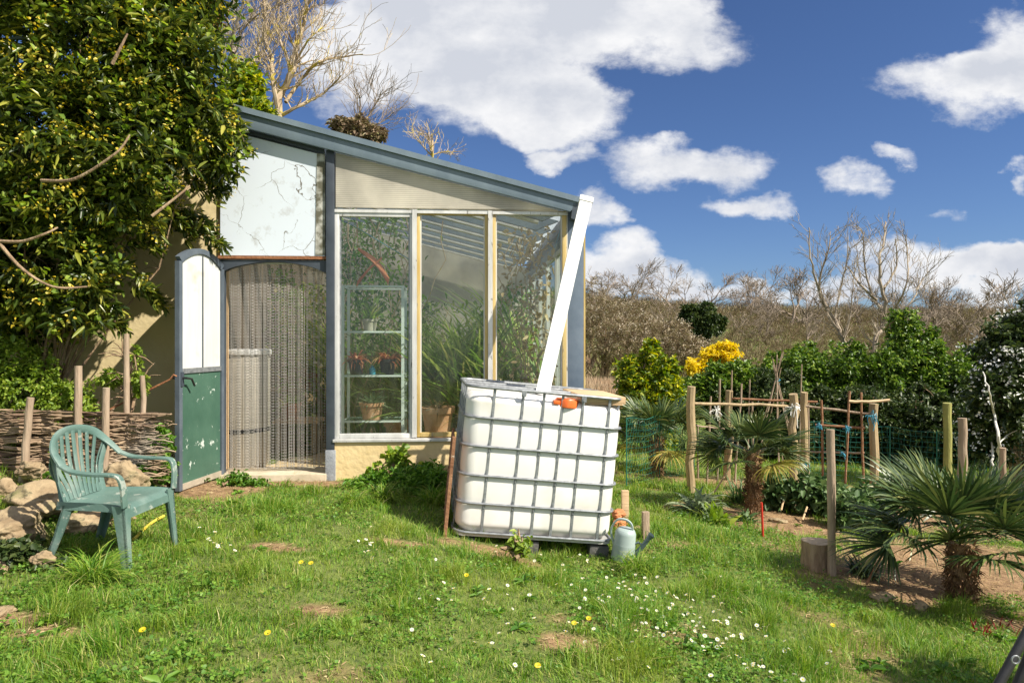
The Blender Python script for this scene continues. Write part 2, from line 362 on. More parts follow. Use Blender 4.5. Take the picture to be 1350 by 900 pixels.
M_['redstem'] = leafmat('red_shoots', [(0, (.16, .01, .012)), (1, (.3, .03, .03))], .5, .2)
M_['copperleaf'] = leafmat('copper_succulent', [(0, (.35, .10, .05)), (.6, (.5, .2, .1)), (1, (.45, .33, .15))], .5, .3)
M_['petal'] = leafmat('daisy_petal', [(0, (.8, .8, .78)), (1, (.85, .85, .83))], .6, .2)
M_['dandelion'] = leafmat('dandelion_petal', [(0, (.85, .62, .02)), (1, (.9, .72, .03))], .6, .3)

def glassmat(name, tint=(.93, .96, .94), dirt=.02, dirtcol=(.5, .52, .48), refl=1.0):
    m = bpy.data.materials.new(name); nt, N, L = nodes(m)
    out = N.new('ShaderNodeOutputMaterial')
    t = N.new('ShaderNodeBsdfTransparent'); t.inputs[0].default_value = C4(tint)
    g = N.new('ShaderNodeBsdfGlossy'); g.inputs['Roughness'].default_value = .03
    lw = N.new('ShaderNodeLayerWeight'); lw.inputs[0].default_value = .5
    pw = N.new('ShaderNodeMath'); pw.operation = 'POWER'; pw.inputs[1].default_value = 5; L.new(lw.outputs['Facing'], pw.inputs[0])
    fm = N.new('ShaderNodeMath'); fm.operation = 'MULTIPLY_ADD'; fm.inputs[1].default_value = .6*refl; fm.inputs[2].default_value = .035*refl; L.new(pw.outputs[0], fm.inputs[0])
    mx = N.new('ShaderNodeMixShader'); L.new(fm.outputs[0], mx.inputs[0]); L.new(t.outputs[0], mx.inputs[1]); L.new(g.outputs[0], mx.inputs[2])
    d = N.new('ShaderNodeBsdfDiffuse'); d.inputs[0].default_value = C4(dirtcol)
    tc = N.new('ShaderNodeTexCoord'); mp = N.new('ShaderNodeMapping'); mp.inputs[3].default_value = (5, 5, .9); L.new(tc.outputs['Object'], mp.inputs[0])
    n = N.new('ShaderNodeTexNoise'); n.inputs['Scale'].default_value = 2.5; n.inputs['Detail'].default_value = 8; n.inputs['Roughness'].default_value = .65; L.new(mp.outputs[0], n.inputs['Vector'])
    r = N.new('ShaderNodeMapRange'); r.inputs[1].default_value = .35; r.inputs[2].default_value = .75; r.inputs[3].default_value = dirt*.3; r.inputs[4].default_value = dirt*2.0
    L.new(n.outputs[0], r.inputs[0])
    mx2 = N.new('ShaderNodeMixShader'); L.new(r.outputs[0], mx2.inputs[0]); L.new(mx.outputs[0], mx2.inputs[1]); L.new(d.outputs[0], mx2.inputs[2])
    L.new(mx2.outputs[0], out.inputs[0]); return m
M_['glass'] = glassmat('window_glass')
M_['shelfglass'] = glassmat('shelf_glass', (.75, .88, .84), .15, (.5, .6, .56))
def polycarb(name, axis, col, trans=.35, ribs=55, opac=.5):
    m = bpy.data.materials.new(name); nt, N, L = nodes(m)
    out = N.new('ShaderNodeOutputMaterial')
    tc = N.new('ShaderNodeTexCoord'); sep = N.new('ShaderNodeSeparateXYZ'); L.new(tc.outputs['Object'], sep.inputs[0])
    s = N.new('ShaderNodeMath'); s.operation = 'MULTIPLY'; s.inputs[1].default_value = ribs; L.new(sep.outputs[axis], s.inputs[0])
    fr = N.new('ShaderNodeMath'); fr.operation = 'FRACT'; L.new(s.outputs[0], fr.inputs[0])
    gt = N.new('ShaderNodeMapRange'); gt.inputs[1].default_value = .80; gt.inputs[2].default_value = .9; L.new(fr.outputs[0], gt.inputs[0])
    n = N.new('ShaderNodeTexNoise'); n.inputs['Scale'].default_value = 2.2; n.inputs['Detail'].default_value = 6; L.new(tc.outputs['Object'], n.inputs['Vector'])
    r = N.new('ShaderNodeValToRGB'); L.new(n.outputs[0], r.inputs[0]); r.color_ramp.elements[0].position = .35; r.color_ramp.elements[1].position = .65
    r.color_ramp.elements[0].color = C4([c*.62 for c in col]); r.color_ramp.elements[1].color = C4(col)
    dk = N.new('ShaderNodeMix'); dk.data_type = 'RGBA'; dk.blend_type = 'MULTIPLY'; L.new(gt.outputs[0], dk.inputs[0]); L.new(r.outputs[0], dk.inputs[6]); dk.inputs[7].default_value = (.55, .53, .49, 1)
    d = N.new('ShaderNodeBsdfPrincipled'); d.inputs['Roughness'].default_value = .35; L.new(dk.outputs[2], d.inputs['Base Color'])
    t = N.new('ShaderNodeBsdfTranslucent'); L.new(dk.outputs[2], t.inputs[0])
    tr = N.new('ShaderNodeBsdfTransparent')
    m1 = N.new('ShaderNodeMixShader'); m1.inputs[0].default_value = .35 if axis == 2 else .6; L.new(d.outputs[0], m1.inputs[1]); L.new(t.outputs[0], m1.inputs[2])
    m2 = N.new('ShaderNodeMixShader'); m2.inputs[0].default_value = trans; L.new(m1.outputs[0], m2.inputs[1]); L.new(tr.outputs[0], m2.inputs[2])
    L.new(m2.outputs[0], out.inputs[0]); return m
M_['poly'] = polycarb('ribbed_gable_sheet', 2, (.90, .85, .74), .15)
M_['roofpoly'] = polycarb('roof_sheet', 1, (.9, .92, .93), .52, 30)
def crackmat():
    m = bpy.data.materials.new('cracked_white_paint'); nt, N, L = nodes(m)
    out = N.new('ShaderNodeOutputMaterial'); b = N.new('ShaderNodeBsdfPrincipled'); L.new(b.outputs[0], out.inputs[0]); b.inputs['Roughness'].default_value = .7
    tc = N.new('ShaderNodeTexCoord')
    n = N.new('ShaderNodeTexNoise'); n.inputs['Scale'].default_value = 3.5; n.inputs['Detail'].default_value = 8; L.new(tc.outputs['Object'], n.inputs['Vector'])
    mixv = N.new('ShaderNodeMix'); mixv.data_type = 'VECTOR'; mixv.inputs[0].default_value = .22; L.new(tc.outputs['Object'], mixv.inputs[4]); L.new(n.outputs['Color'], mixv.inputs[5])
    v = N.new('ShaderNodeTexVoronoi'); v.feature = 'DISTANCE_TO_EDGE'; v.inputs['Scale'].default_value = 3.3; L.new(mixv.outputs[1], v.inputs['Vector'])
    n2 = N.new('ShaderNodeTexNoise'); n2.inputs['Scale'].default_value = 2.7; n2.inputs['Detail'].default_value = 3; L.new(tc.outputs['Object'], n2.inputs['Vector'])
    th = N.new('ShaderNodeMapRange'); th.inputs[1].default_value = .42; th.inputs[2].default_value = .62; th.inputs[3].default_value = 0; th.inputs[4].default_value = .007; L.new(n2.outputs[0], th.inputs[0])
    lt = N.new('ShaderNodeMath'); lt.operation = 'LESS_THAN'; L.new(v.outputs[0], lt.inputs[0]); L.new(th.outputs[0], lt.inputs[1])
    n3 = N.new('ShaderNodeTexNoise'); n3.inputs['Scale'].default_value = 5; n3.inputs['Detail'].default_value = 9; n3.inputs['Roughness'].default_value = .7; L.new(tc.outputs['Object'], n3.inputs['Vector'])
    r = N.new('ShaderNodeValToRGB'); L.new(n3.outputs[0], r.inputs[0])
    r.color_ramp.elements[0].position = .28; r.color_ramp.elements[0].color = (.42, .43, .43, 1); r.color_ramp.elements[1].position = .46; r.color_ramp.elements[1].color = (.66, .73, .82, 1)
    mx = N.new('ShaderNodeMix'); mx.data_type = 'RGBA'; L.new(lt.outputs[0], mx.inputs[0]); L.new(r.outputs[0], mx.inputs[6]); mx.inputs[7].default_value = (.16, .15, .13, 1)
    L.new(mx.outputs[2], b.inputs['Base Color'])
    bp = N.new('ShaderNodeBump'); bp.inputs['Strength'].default_value = .3; L.new(n3.outputs[0], bp.inputs['Height']); L.new(bp.outputs[0], b.inputs['Normal'])
    return m
M_['crack'] = crackmat()
M_['flakegreen'] = mat('flaking_green_paint', (.04, .10, .07), (.065, .14, .10), 2.5, .5, bump=.1, spots=((.52, .58, .54), 6.5, .592))
M_['milkglass'] = mat('painted_over_glass', (.55, .56, .54), (.66, .67, .65), 2.5, .4, stretch=(4, 4, .5), third=((.42, .38, .28), 3, .58))

# ---------------------------------------------------------------- leaf builders (numpy)
def unit(a): return a/np.maximum(np.linalg.norm(a, axis=1, keepdims=True), 1e-9)
def leaves_mesh(name, B, D, L, W, m, parent=None, fold=.25, droop=.15, roll=None, rs=None):
    """B bases, D directions; each leaf is a folded, drooping blade of two quads."""
    rs = rs or rng
    n = len(B); B = np.asarray(B, float); D = unit(np.asarray(D, float))
    L = np.broadcast_to(np.asarray(L, float), (n,))[:, None]; W = np.broadcast_to(np.asarray(W, float), (n,))[:, None]
    up = np.tile(np.array([[0, 0, 1.]]), (n, 1))+rs.normal(0, .55, (n, 3))
    S = unit(np.cross(D, up)); Nn = unit(np.cross(S, D))
    dr = np.array([[0, 0, -1.]])
    v0 = B
    v1 = B+D*L*.38+S*W*.5+Nn*W*fold
    v2 = B+D*L*.78+S*W*.33+Nn*W*fold*.6+dr*L*droop*.5
    v3 = B+D*L+dr*L*droop
    v4 = B+D*L*.78-S*W*.33+Nn*W*fold*.6+dr*L*droop*.5
    v5 = B+D*L*.38-S*W*.5+Nn*W*fold
    V = np.stack([v0, v1, v2, v3, v4, v5], 1).reshape(-1, 3)
    k = np.arange(n)[:, None]*6
    Q = np.concatenate([k+np.array([[0, 1, 2, 3]]), k+np.array([[0, 3, 4, 5]])], 0)
    me = np_mesh(name, V, Q)
    return link_mesh(name, me, m, parent)
def sprigs(C, Dm, nl, twig, spread=.9, rs=None):
    """around each tip C with direction Dm grow nl leaves spaced along a short twig; returns bases, dirs"""
    rs = rs or rng
    n = len(C); C = np.repeat(C, nl, 0); Dm = unit(np.repeat(Dm, nl, 0))
    t = rs.uniform(-1, 0, (n*nl, 1))
    Rn = rs.normal(0, 1, (n*nl, 3)); Rn = unit(Rn-Dm*np.sum(Rn*Dm, 1, keepdims=True))
    D = unit(Dm*.55+Rn*spread); return C+Dm*t*twig, D
def shell_pts(ells, n, rs=None, inner=.55, top=0.0):
    """points in the outer layers of a set of ellipsoids ((cx,cy,cz,rx,ry,rz),...), with outward directions"""
    rs = rs or rng
    e = np.array(ells, float); vol = (e[:, 3]*e[:, 4]+e[:, 4]*e[:, 5]+e[:, 3]*e[:, 5]); p = vol/vol.sum()
    k = rs.choice(len(e), size=n, p=p); d = unit(rs.normal(0, 1, (n, 3)))
    r = rs.uniform(inner, 1, (n, 1))**.7
    # lumpiness
    lump = 1+.16*np.sin(d[:, :1]*7+k[:, None])+.12*np.sin(d[:, 2:3]*9+k[:, None]*2)+rs.normal(0, .05, (n, 1))
    C = e[k, :3]+d*e[k, 3:]*r*lump
    # drop points deep inside other ellipsoids
    keep = np.ones(n, bool)
    for j in range(len(e)):
        q = ((C-e[j, :3])/e[j, 3:]); keep &= ~((np.sum(q*q, 1) < (inner*.8)**2) & (k != j))
    D = unit(d/e[k, 3:]); return C[keep], D[keep]

def branch_tree(mb, p, d, length, r, depth, rs, nchild=3, spread=.6, shrink=.68, upb=.15, wig=.12, sides=5, segs=4, rmin=.0015):
    pts = [Vector(p)]; rad = [r]; d = Vector(d).normalized()
    for i in range(segs):
        d = (d+Vector((rs.gauss(0, wig), rs.gauss(0, wig), rs.gauss(0, wig)+upb*.3))).normalized()
        pts.append(pts[-1]+d*(length/segs)); rad.append(max(r*(1-.5*(i+1)/segs), rmin) if depth > 0 else max(r*(1-.85*(i+1)/segs), rmin*.7))
    mb.tube(pts, rad, sides if depth > 1 else 3, cap=False)
    if depth <= 0: return
    for c in range(nchild+(1 if rs.random() < .4 else 0)):
        i = rs.randint(max(1, segs//2), segs) if c else segs
        q = pts[i]; ang = rs.uniform(0, 6.28)
        o = d.orthogonal().normalized(); o = Matrix.Rotation(ang, 3, d) @ o
        nd = (d+o*rs.uniform(spread*.6, spread*1.3)+Vector((0, 0, upb))).normalized() if c else (d+o*spread*.35).normalized()
        branch_tree(mb, q, nd, length*shrink*rs.uniform(.8, 1.15), rad[i]*(.72 if c else .9), depth-1, rs, nchild, spread, shrink, upb, wig, sides, segs, rmin)

# ---------------------------------------------------------------- ground
GX = [-60, -8, -4.2, -3.3, -2.85, -2.4, -1.2, -.4, .7, 2.4, 4, 8, 60]
GZ = [1.0, .9, .42, .24, .07, .04, .0, -.10, -.25, -.43, -.54, -.75, -1.2]
def gh(x, y):
    x = np.asarray(x, float); y = np.asarray(y, float)
    z = np.interp(x, GX, GZ)
    side = np.clip((x-.2)/1.2, 0, 1)
    z = z-side*np.clip(y-6, 0, 8)*.04-np.clip((2.5-y), 0, 4)*.02
    hill = np.clip((y-17)/75, 0, 1.4); hill = hill*hill*(3-2*np.minimum(hill, 1.2))*1.0
    lefth = np.clip((26-x)/40, 0, 1)
    z = z+hill*(6.0+3.0*lefth)
    z = z-.14*np.exp(-((x-.42)/.62)**2-((y-4.85)/.45)**2)
    z = z+(fbm(x, y, .9, 3)-.5)*.07*np.clip(y/3, 0, 1)+(fbm(x, y, 4.0, 5)-.5)*.03
    return z
def G(x, y): return float(gh(x, y))
def build_ground():
    ys = np.concatenate([np.arange(-14, 1.5, .7), np.arange(1.5, 9, .06), np.arange(9, 17, .25), np.geomspace(17, 400, 70)])
    xs = np.concatenate([-np.geomspace(400, 8, 30), np.arange(-7.9, 8, .08), np.geomspace(8, 400, 30)])
    X, Y = np.meshgrid(xs, ys); Z = gh(X, Y)
    V = np.stack([X, Y, Z], -1).reshape(-1, 3); nx = len(xs); ny = len(ys)
    i, j = np.meshgrid(np.arange(nx-1), np.arange(ny-1)); a = (j*nx+i).ravel()
    Q = np.stack([a, a+1, a+1+nx, a+nx], 1)
    me = np_mesh('ground', V, Q)
    m = bpy.data.materials.new('earth_and_moss'); nt, N, L = nodes(m)
    out = N.new('ShaderNodeOutputMaterial'); b = N.new('ShaderNodeBsdfPrincipled'); L.new(b.outputs[0], out.inputs[0]); b.inputs['Roughness'].default_value = .95
    tc = N.new('ShaderNodeTexCoord')
    def no(s, d=6, r=.6):
        n = N.new('ShaderNodeTexNoise'); n.inputs['Scale'].default_value = s; n.inputs['Detail'].default_value = d; n.inputs['Roughness'].default_value = r; L.new(tc.outputs['Object'], n.inputs['Vector']); return n.outputs[0]
    r1 = N.new('ShaderNodeValToRGB'); L.new(no(14, 8), r1.inputs[0])
    r1.color_ramp.elements[0].position = .3; r1.color_ramp.elements[0].color = (.15, .085, .04, 1); r1.color_ramp.elements[1].position = .7; r1.color_ramp.elements[1].color = (.42, .27, .14, 1)
    r2 = N.new('ShaderNodeValToRGB'); L.new(no(22, 6), r2.inputs[0])
    r2.color_ramp.elements[0].position = .3; r2.color_ramp.elements[0].color = (.07, .10, .02, 1); r2.color_ramp.elements[1].position = .7; r2.color_ramp.elements[1].color = (.20, .25, .05, 1)
    at = N.new('ShaderNodeAttribute'); at.attribute_name = 'green'
    mx = N.new('ShaderNodeMix'); mx.data_type = 'RGBA'; L.new(at.outputs['Fac'], mx.inputs[0]); L.new(r1.outputs[0], mx.inputs[6]); L.new(r2.outputs[0], mx.inputs[7])
    L.new(mx.outputs[2], b.inputs['Base Color'])
    bp = N.new('ShaderNodeBump'); bp.inputs['Strength'].default_value = .8; bp.inputs['Distance'].default_value = .03; L.new(no(45, 8, .7), bp.inputs['Height']); L.new(bp.outputs[0], b.inputs['Normal'])
    g = green(V[:, 0], V[:, 1]).astype(np.float32)
    attr = me.attributes.new('green', 'FLOAT', 'POINT'); attr.data.foreach_set('value', g)
    o = link_mesh('ground', me, m, None, True); tag(o, kind='structure'); return o
SOIL = [ # x, y, rx, ry : bare earth
    (3.0, 5.0, 1.1, .55), (3.9, 5.4, 1.5, .9), (3.4, 4.35, .7, .22), (2.55, 6.6, .7, .55), (2.1, 6.9, .45, .35), (3.6, 7.8, 1.4, .9), (-2.55, 5.75, .45, .35), (-1.95, 6.15, .6, .12),
    (-.35, 4.8, .25, .08), (-1.45, 4.25, .16, .08), (-3.1, 3.9, .5, .35), (.25, 3.35, .22, .1), (-.95, 3.35, .14, .07), (-2.3, 3.1, .3, .1), (2.9, 9, 1.6, .5), (5.2, 7.2, 1.6, 1.0), (-.15, 4.88, .4, .12), (-.75, 4.6, .18, .07), (-2.0, 2.95, .2, .08)]
def green(x, y):
    g = np.ones_like(np.asarray(x, float))
    w = (fbm(x, y, 3.0, 21)-.5)*1.3
    for (cx, cy_, rx, ry) in SOIL:
        d = np.sqrt(((x-cx)/rx)**2+((y-cy_)/ry)**2)+w
        g = np.minimum(g, np.clip((d-.75)/.35, 0, 1))
    g = np.minimum(g, np.clip((fbm(x, y, 2.2, 44)-.30)/.06, 0, 1)*.5+.5)
    return g
build_ground()

# building frame: wall plane through px 437 at 6.35 m, turned 4 degrees
WA = R(4.0); O0 = Vector(((437-675)/F*6.35, 6.35, 0)); U = Vector((math.cos(WA), math.sin(WA), 0)); IN = Vector((-math.sin(WA), math.cos(WA), 0))
def wl(px, py, d=0.0):
    """local (u, z) of the picture point on the wall plane shifted d metres into the building"""
    a = (px-675)/F; ray = Vector((a, 1, -(py-450)/F)); o = O0+IN*d
    t = o.dot(IN)/ray.dot(IN); p = Vector((0, 0, 0))+ray*t
    return (p-o).dot(U), CAMZ+p.z
def wall_to_world(u, d, z): return O0+U*u+IN*d+Vector((0, 0, z))
def inside_house(x, y, pad=.0):
    dx = x-O0.x; dy = y-O0.y; u = dx*U.x+dy*U.y; d = dx*IN.x+dy*IN.y
    return (u > -6) & (u < 2.22+pad) & (d > -pad) & (d < 6)

# ---------------------------------------------------------------- greenhouse
def build_greenhouse():
    gh_ = empty('greenhouse', tuple(O0), (0, 0, WA))
    tag(gh_, 'lean-to greenhouse with sloping slate-blue roof edge, tall glazed windows and ochre plinth', 'greenhouse')
    # roof edge line
    FD = -.11
    uL, zL = wl(272, 131, FD); uR, zR = wl(764, 264, FD)
    def ztop(u): return zL+(u-uL)*(zR-zL)/(uR-uL)
    _, zb0 = wl(290, 160, FD); ub1, zb1 = wl(752, 279, FD); ub0, _ = wl(290, 160, FD)
    def zbot(u): return zb0+(u-ub0)*(zb1-zb0)/(ub1-ub0)
    # fascia sheet with an upper lip
    f = MB(); f.prism_xz([(uL, zbot(uL)), (ub1, zbot(ub1)), (uR, ztop(uR)-.012), (uL, ztop(uL)-.02)], FD, FD+.04)
    fas = f.build('roof_fascia', M_['blue'], gh_, bevel=.004)
    l = MB(); l.beam((uL-.02, FD-.004, ztop(uL)-.002), (uR+.01, FD-.004, ztop(uR)-.002), .05, .035, (0, 1, 0)); l.build('edge_trim', M_['blue'], fas)
    l = MB(); l.beam((uL, FD+.02, zbot(uL)+.035-.15*0), (ub1, FD+.02, zbot(ub1)+.03), .03, .02, (0, 1, 0))
    l.prism_xz([(uL+.06, zbot(uL+.06)-.05), (-.06, zbot(-.06)-.05), (-.06, zbot(-.06)+.02), (uL+.06, zbot(uL+.06)+.02)], -.03, .03); l.build('eave_batten', M_['dkblue'], fas)
    DEPTH = 4.6
    uRI = uR-.02
    # roof sheets, from the gable to the back
    rz = lambda u: ztop(u)-.05
    r = MB(); r.prism_xz([(-1.25, rz(-1.25)), (uRI, rz(uRI)), (uRI, rz(uRI)+.012), (-1.25, rz(-1.25)+.012)], FD+.05, DEPTH); rf = r.build('roof', M_['roofpoly'], gh_)
    r = MB(); r.prism_xz([(uL, rz(uL)-.03), (-1.26, rz(-1.26)-.03), (-1.26, rz(-1.26)+.012), (uL, rz(uL)+.012)], FD+.05, DEPTH); r.build('solid_roof', M_['dkblue'], gh_)
    for k in range(8):
        y = .14+k*.58
        b = MB(); b.prism_xz([(-1.2, rz(-1.2)-.19), (uRI-.30, rz(uRI-.30)-.18), (uRI-.06, rz(uRI-.06)-.02), (-1.2, rz(-1.2)-.004)], y, y+.07); b.build('rafter', M_['blue'], gh_)
        b = MB(); b.prism_xz([(-1.2, rz(-1.2)-.215), (uRI-.34, rz(uRI-.34)-.215), (uRI-.34, rz(uRI-.34)-.192), (-1.2, rz(-1.2)-.192)], y-.01, y+.08); b.build('rafter_flange', M_['alu'], gh_)
    # white cracked panel above the door
    a0, z0 = wl(292, 337); a1, _ = wl(429, 337)
    p = MB(); p.prism_xz([(a0, z0), (a1, z0), (a1, zbot(a1)-.03), (a0, zbot(a0)-.03)], -.03, .03); p.build('white_panel', M_['crack'], gh_)
    p = MB(); p.prism_xz([(a1-.085, z0+.01), (a1+.003, z0+.01), (a1+.003, zbot(a1)-.04), (a1-.07, zbot(a1)-.03)], -.036, -.031)
    p.build('panel_edge_stain', mat('mossy_edge', (.12, .115, .08), (.5, .5, .46), 9, .9, lo=.45, hi=.62), gh_)
    # rusty lintel strip and arched dark lintel
    b = MB(); b.box(a0-.02, a1+.02, -.035, .05, z0-.03, z0-.003); b.build('lintel_strip', M_['rust'], gh_)
    d0, zt = wl(291, 341); d1, _ = wl(431, 341); _, zs = wl(431, 359); _, za = wl(431, 346)
    pts = [(d0, zt-.012), (d0, zs)]
    for k in range(17):
        t = k/16; pts.append((d0+.03+(d1-d0-.06)*t, zs+(za-zs)*math.sin(math.pi*t)**.7))
    pts += [(d1, zs), (d1, zt-.012)]
    b = MB(); b.prism_xz(pts, -.02, .05); b.build('door_lintel', M_['dkblue'], gh_)
    # jambs and threshold
    _, zf = wl(430, 622)
    b = MB(); b.box(d0-.02, d0+.03, -.02, .06, .02, zt-.012); b.build('door_jamb', M_['dkblue'], gh_)
    b = MB(); b.box(d0-.03, d1+.01, -.10, .3, -.2, zf); b.build('threshold', mat('worn_stone', (.40, .34, .24), (.56, .48, .36), 5, .9, bump=.3), gh_, bevel=.01)
    # main post
    u0, _ = wl(430, 400, -.05); u1, _ = wl(441, 400, -.05)
    b = MB(); b.box(u0, u1, -.06, .04, .22, zbot(u0)-.0); b.build('post', M_['dkblue'], gh_, bevel=.004)
    b = MB(); b.box(u0-.005, u1+.012, -.07, .05, -.1, .30); b.build('post_foot', mat('grey_concrete', (.22, .24, .27), (.33, .35, .38), 12, .9, bump=.3), gh_, bevel=.006)
    # gable polycarbonate
    g0, gz = wl(444, 276); g1, _ = wl(735, 276)
    b = MB(); b.prism_xz([(g0, gz+.01), (g1, gz+.01), (g1, zbot(g1)-.02), (g0, zbot(g0)-.0)], -.05, -.038); b.build('gable_sheet', M_['poly'], gh_)
    b = MB(); b.prism_xz([(g0+.05, zbot(g0)-.10), (g1-.15, zbot(g1-.15)-.035), (g1-.15, zbot(g1-.15)-.01), (g0+.05, zbot(g0)-.03)], .05, .10); b.build('gable_rafter', M_['plank'], gh_)
    b = MB(); b.box(g0-.015, g0+.005, -.012, .02, gz, zbot(g0)-.005); b.build('sheet_edging', M_['alu'], gh_)
    # windows
    def window(xl, xr, yt, yb, m, w=.045, d0_=-.03):
        ua, za_ = wl(xl, yt, d0_); ub, zb_ = wl(xr, yb, d0_)
        fr = MB(); D0, D1 = d0_, d0_+.05
        fr.box(ua, ua+w, D0, D1, zb_, za_); fr.box(ub-w, ub, D0, D1, zb_, za_)
        fr.box(ua+w, ub-w, D0, D1, zb_, zb_+w); fr.box(ua+w, ub-w, D0, D1, za_-w, za_)
        o = fr.build('window', m, gh_, bevel=.004)
        s = MB(); e = .012
        s.box(ua+w, ua+w+e, D0+.02, D1+.01, zb_+w, za_-w); s.box(ub-w-e, ub-w, D0+.02, D1+.01, zb_+w, za_-w); s.build('inner_bead', M_['alu'] if m != M_['alu'] else M_['galv'], o)
        q = MB(); q.box(ua+w+.002, ub-w-.002, D0+.026, D0+.030, zb_+w+.001, za_-w-.001); q.build('pane', M_['glass'], o)
        return ua, ub, zb_, za_
    w1 = window(441, 546, 279, 577, M_['alu'], .042, -.035)
    w2 = window(548, 645, 277, 575, M_['yellowwood'], .040)
    w3 = window(648, 747, 277, 573, M_['yellowwood'], .040)
    # mullion covers, head rail, sill
    for (xa, xb) in ((543.5, 549.5), (643.5, 649.5)):
        ua, _ = wl(xa, 400, -.045); ub, _ = wl(xb, 400, -.045)
        b = MB(); b.box(ua, ub, -.05, -.036, w2[2], w2[3]); b.build('mullion', M_['alu'], gh_)
    b = MB(); b.box(w1[0], w3[1]+.01, -.045, .02, w1[3]-.006, w1[3]+.022); b.build('head_rail', M_['alu'], gh_)
    b = MB(); b.box(w1[0]-.01, w3[1]+.02, -.072, .03, w1[2]-.03, w1[2]-.003); b.build('sill', M_['alu'], gh_, bevel=.003)
    # plinth
    b = MB(); b.box(u1-.0+.002, w3[1]+.03, -.052, .20, -.6, w1[2]-.032); b.build('plinth_wall', M_['ochre'], gh_)
    # corner column and its timber strip
    c0, _ = wl(756.5, 400, .05); c1, _ = wl(768, 400, .05)
    cz = rz(c1)
    c0 = w3[1]+.014; b = MB(); b.box(c0, c1, -.012, .26, -.7, cz); b.build('corner_column', mat('corner_slate_paint', (.085, .12, .17), (.13, .17, .22), 4, .5, bump=.05), gh_, bevel=.004)
    b = MB(); b.box(c1+.002, c1+.018, -.005, .05, -.7, cz-.1); b.build('corner_strip', M_['yellowwood'], gh_)
    b = MB(); b.box(w3[1]+.002, c0-.002, -.018, .04, -.6, cz-.03); b.build('corner_board', M_['alu'], gh_)
    # gutter along the low eave
    ug = uR-.03; zg = ztop(uR)-.03
    gt = MB(); gt.add([(ug-.03, FD, zg), (ug+.06, FD, zg+.01), (ug+.02, FD, zg-.16), (ug-.05, FD, zg-.14),
                       (ug-.03, DEPTH, zg), (ug+.06, DEPTH, zg+.01), (ug+.02, DEPTH, zg-.16), (ug-.05, DEPTH, zg-.14)],
                      [(0, 1, 2, 3), (7, 6, 5, 4), (0, 4, 5, 1), (1, 5, 6, 2), (2, 6, 7, 3), (3, 7, 4, 0)]); gt.build('gutter', M_['dkblue'], gh_)
    # far side: side wall low plinth, panes, posts; back wall; inner left wall
    us = c0+.02
    b = MB(); b.box(us, us+.12, .31, DEPTH, -.9, w1[2]-.03); b.build('side_plinth', M_['ochre'], gh_)
    b = MB(); b.box(us+.02, us+.08, .3, DEPTH, cz-.26, cz-.17); b.build('eave_beam', M_['blue'], gh_)
    for k in range(5):
        y = .30+k*.86
        sf = MB(); s0, s1 = y+.02, y+.84
        zz0, zz1 = w1[2]-.03, cz-.26
        sf.box(us+.02, us+.06, s0, s0+.05, zz0, zz1); sf.box(us+.02, us+.06, s1-.05, s1, zz0, zz1); sf.box(us+.02, us+.06, s0+.05, s1-.05, zz0, zz0+.05); sf.box(us+.02, us+.06, s0+.05, s1-.05, zz1-.05, zz1)
        sfo = sf.build('side_window', M_['alu'], gh_)
        q = MB(); q.box(us+.038, us+.042, s0+.05, s1-.05, zz0+.05, zz1-.05); q.build('pane', M_['glass'], sfo)
    b = MB(); b.prism_xz([(-1.24, -.3), (us+.1, -.3), (us+.1, .9), (-1.24, .9)], DEPTH-.1, DEPTH+.05); b.build('back_wall', M_['ochre'], gh_)
    b = MB(); b.prism_xz([(-1.24, .9), (us+.1, .9), (us+.1, rz(us)-.12), (-1.24, rz(-1.24)-.12)], DEPTH-.05, DEPTH-.03); b.build('back_sheet', M_['poly'], gh_)
    b = MB(); b.box(-1.36, -1.24, .06, DEPTH, -.3, 3.0); b.build('inner_wall', mat('grey_brown_cladding', (.20, .16, .12), (.30, .25, .19), 1.5, .9), gh_)
    b = MB(); b.box(-1.235, us-.01, .21, DEPTH-.1, -.2, .05); b.box(d0+.04, d1, .3, .35, .05, .06); b.build('floor', M_['tile'], gh_)
    # open arched door
    H = wall_to_world(*(wl(294, 400)[0], -.02, 0)); Fp = Vector(((233.5-675)/F*5.58, 5.58, 0)); W = (Fp-H).length
    hl = gh_.matrix_basis.inverted() if False else None
    loc = (H-O0); lx = loc.dot(U); ly = loc.dot(IN)
    dirv = (Fp-H); ang = math.atan2(dirv.dot(IN), dirv.dot(U))
    zb, zt_, zap = .075, 1.97, 2.10
    def arch(x0, x1, off, n=14):
        out = []
        for k in range(n+1):
            t = k/n; x = x0+(x1-x0)*t; out.append((x, zt_+(zap-zt_)*math.sin(math.pi*(.04+.92*t))**.8-off))
        return out
    fr = MB(); w = .045; th = .02
    outer = [(0, zb)]+[(0, zt_)]+arch(.0, W, 0)[1:-1]+[(W, zt_), (W, zb)]
    inner = [(w, zb+w)]+[(w, zt_-.01)]+arch(.0, W, w)[2:-2]+[(W-w, zt_-.01), (W-w, zb+w)]
    # frame as strips
    def strip(a, b, w_):
        fr.beam((a[0], 0, a[1]), (b[0], 0, b[1]), w_, .04, (0, 1, 0))
    fr.box(0, w, -th, th, zb, zt_-.01); fr.box(W-w, W, -th, th, zb, zt_-.01)
    ar = arch(0, W, 0, 16); ai = arch(w, W-w, w*1.0, 16)
    v = []; fcs = []
    for (o_, i_) in zip(ar, ai):
        for (q, y) in ((o_, -th), (i_, -th), (i_, th), (o_, th)): v.append((q[0], y, q[1]))
    for k in range(16):
        for j in range(4): fcs.append((k*4+j, k*4+(j+1) % 4, (k+1)*4+(j+1) % 4, (k+1)*4+j))
    fcs += [(0, 1, 2, 3), (67, 66, 65, 64)]; fr.add(v, fcs)
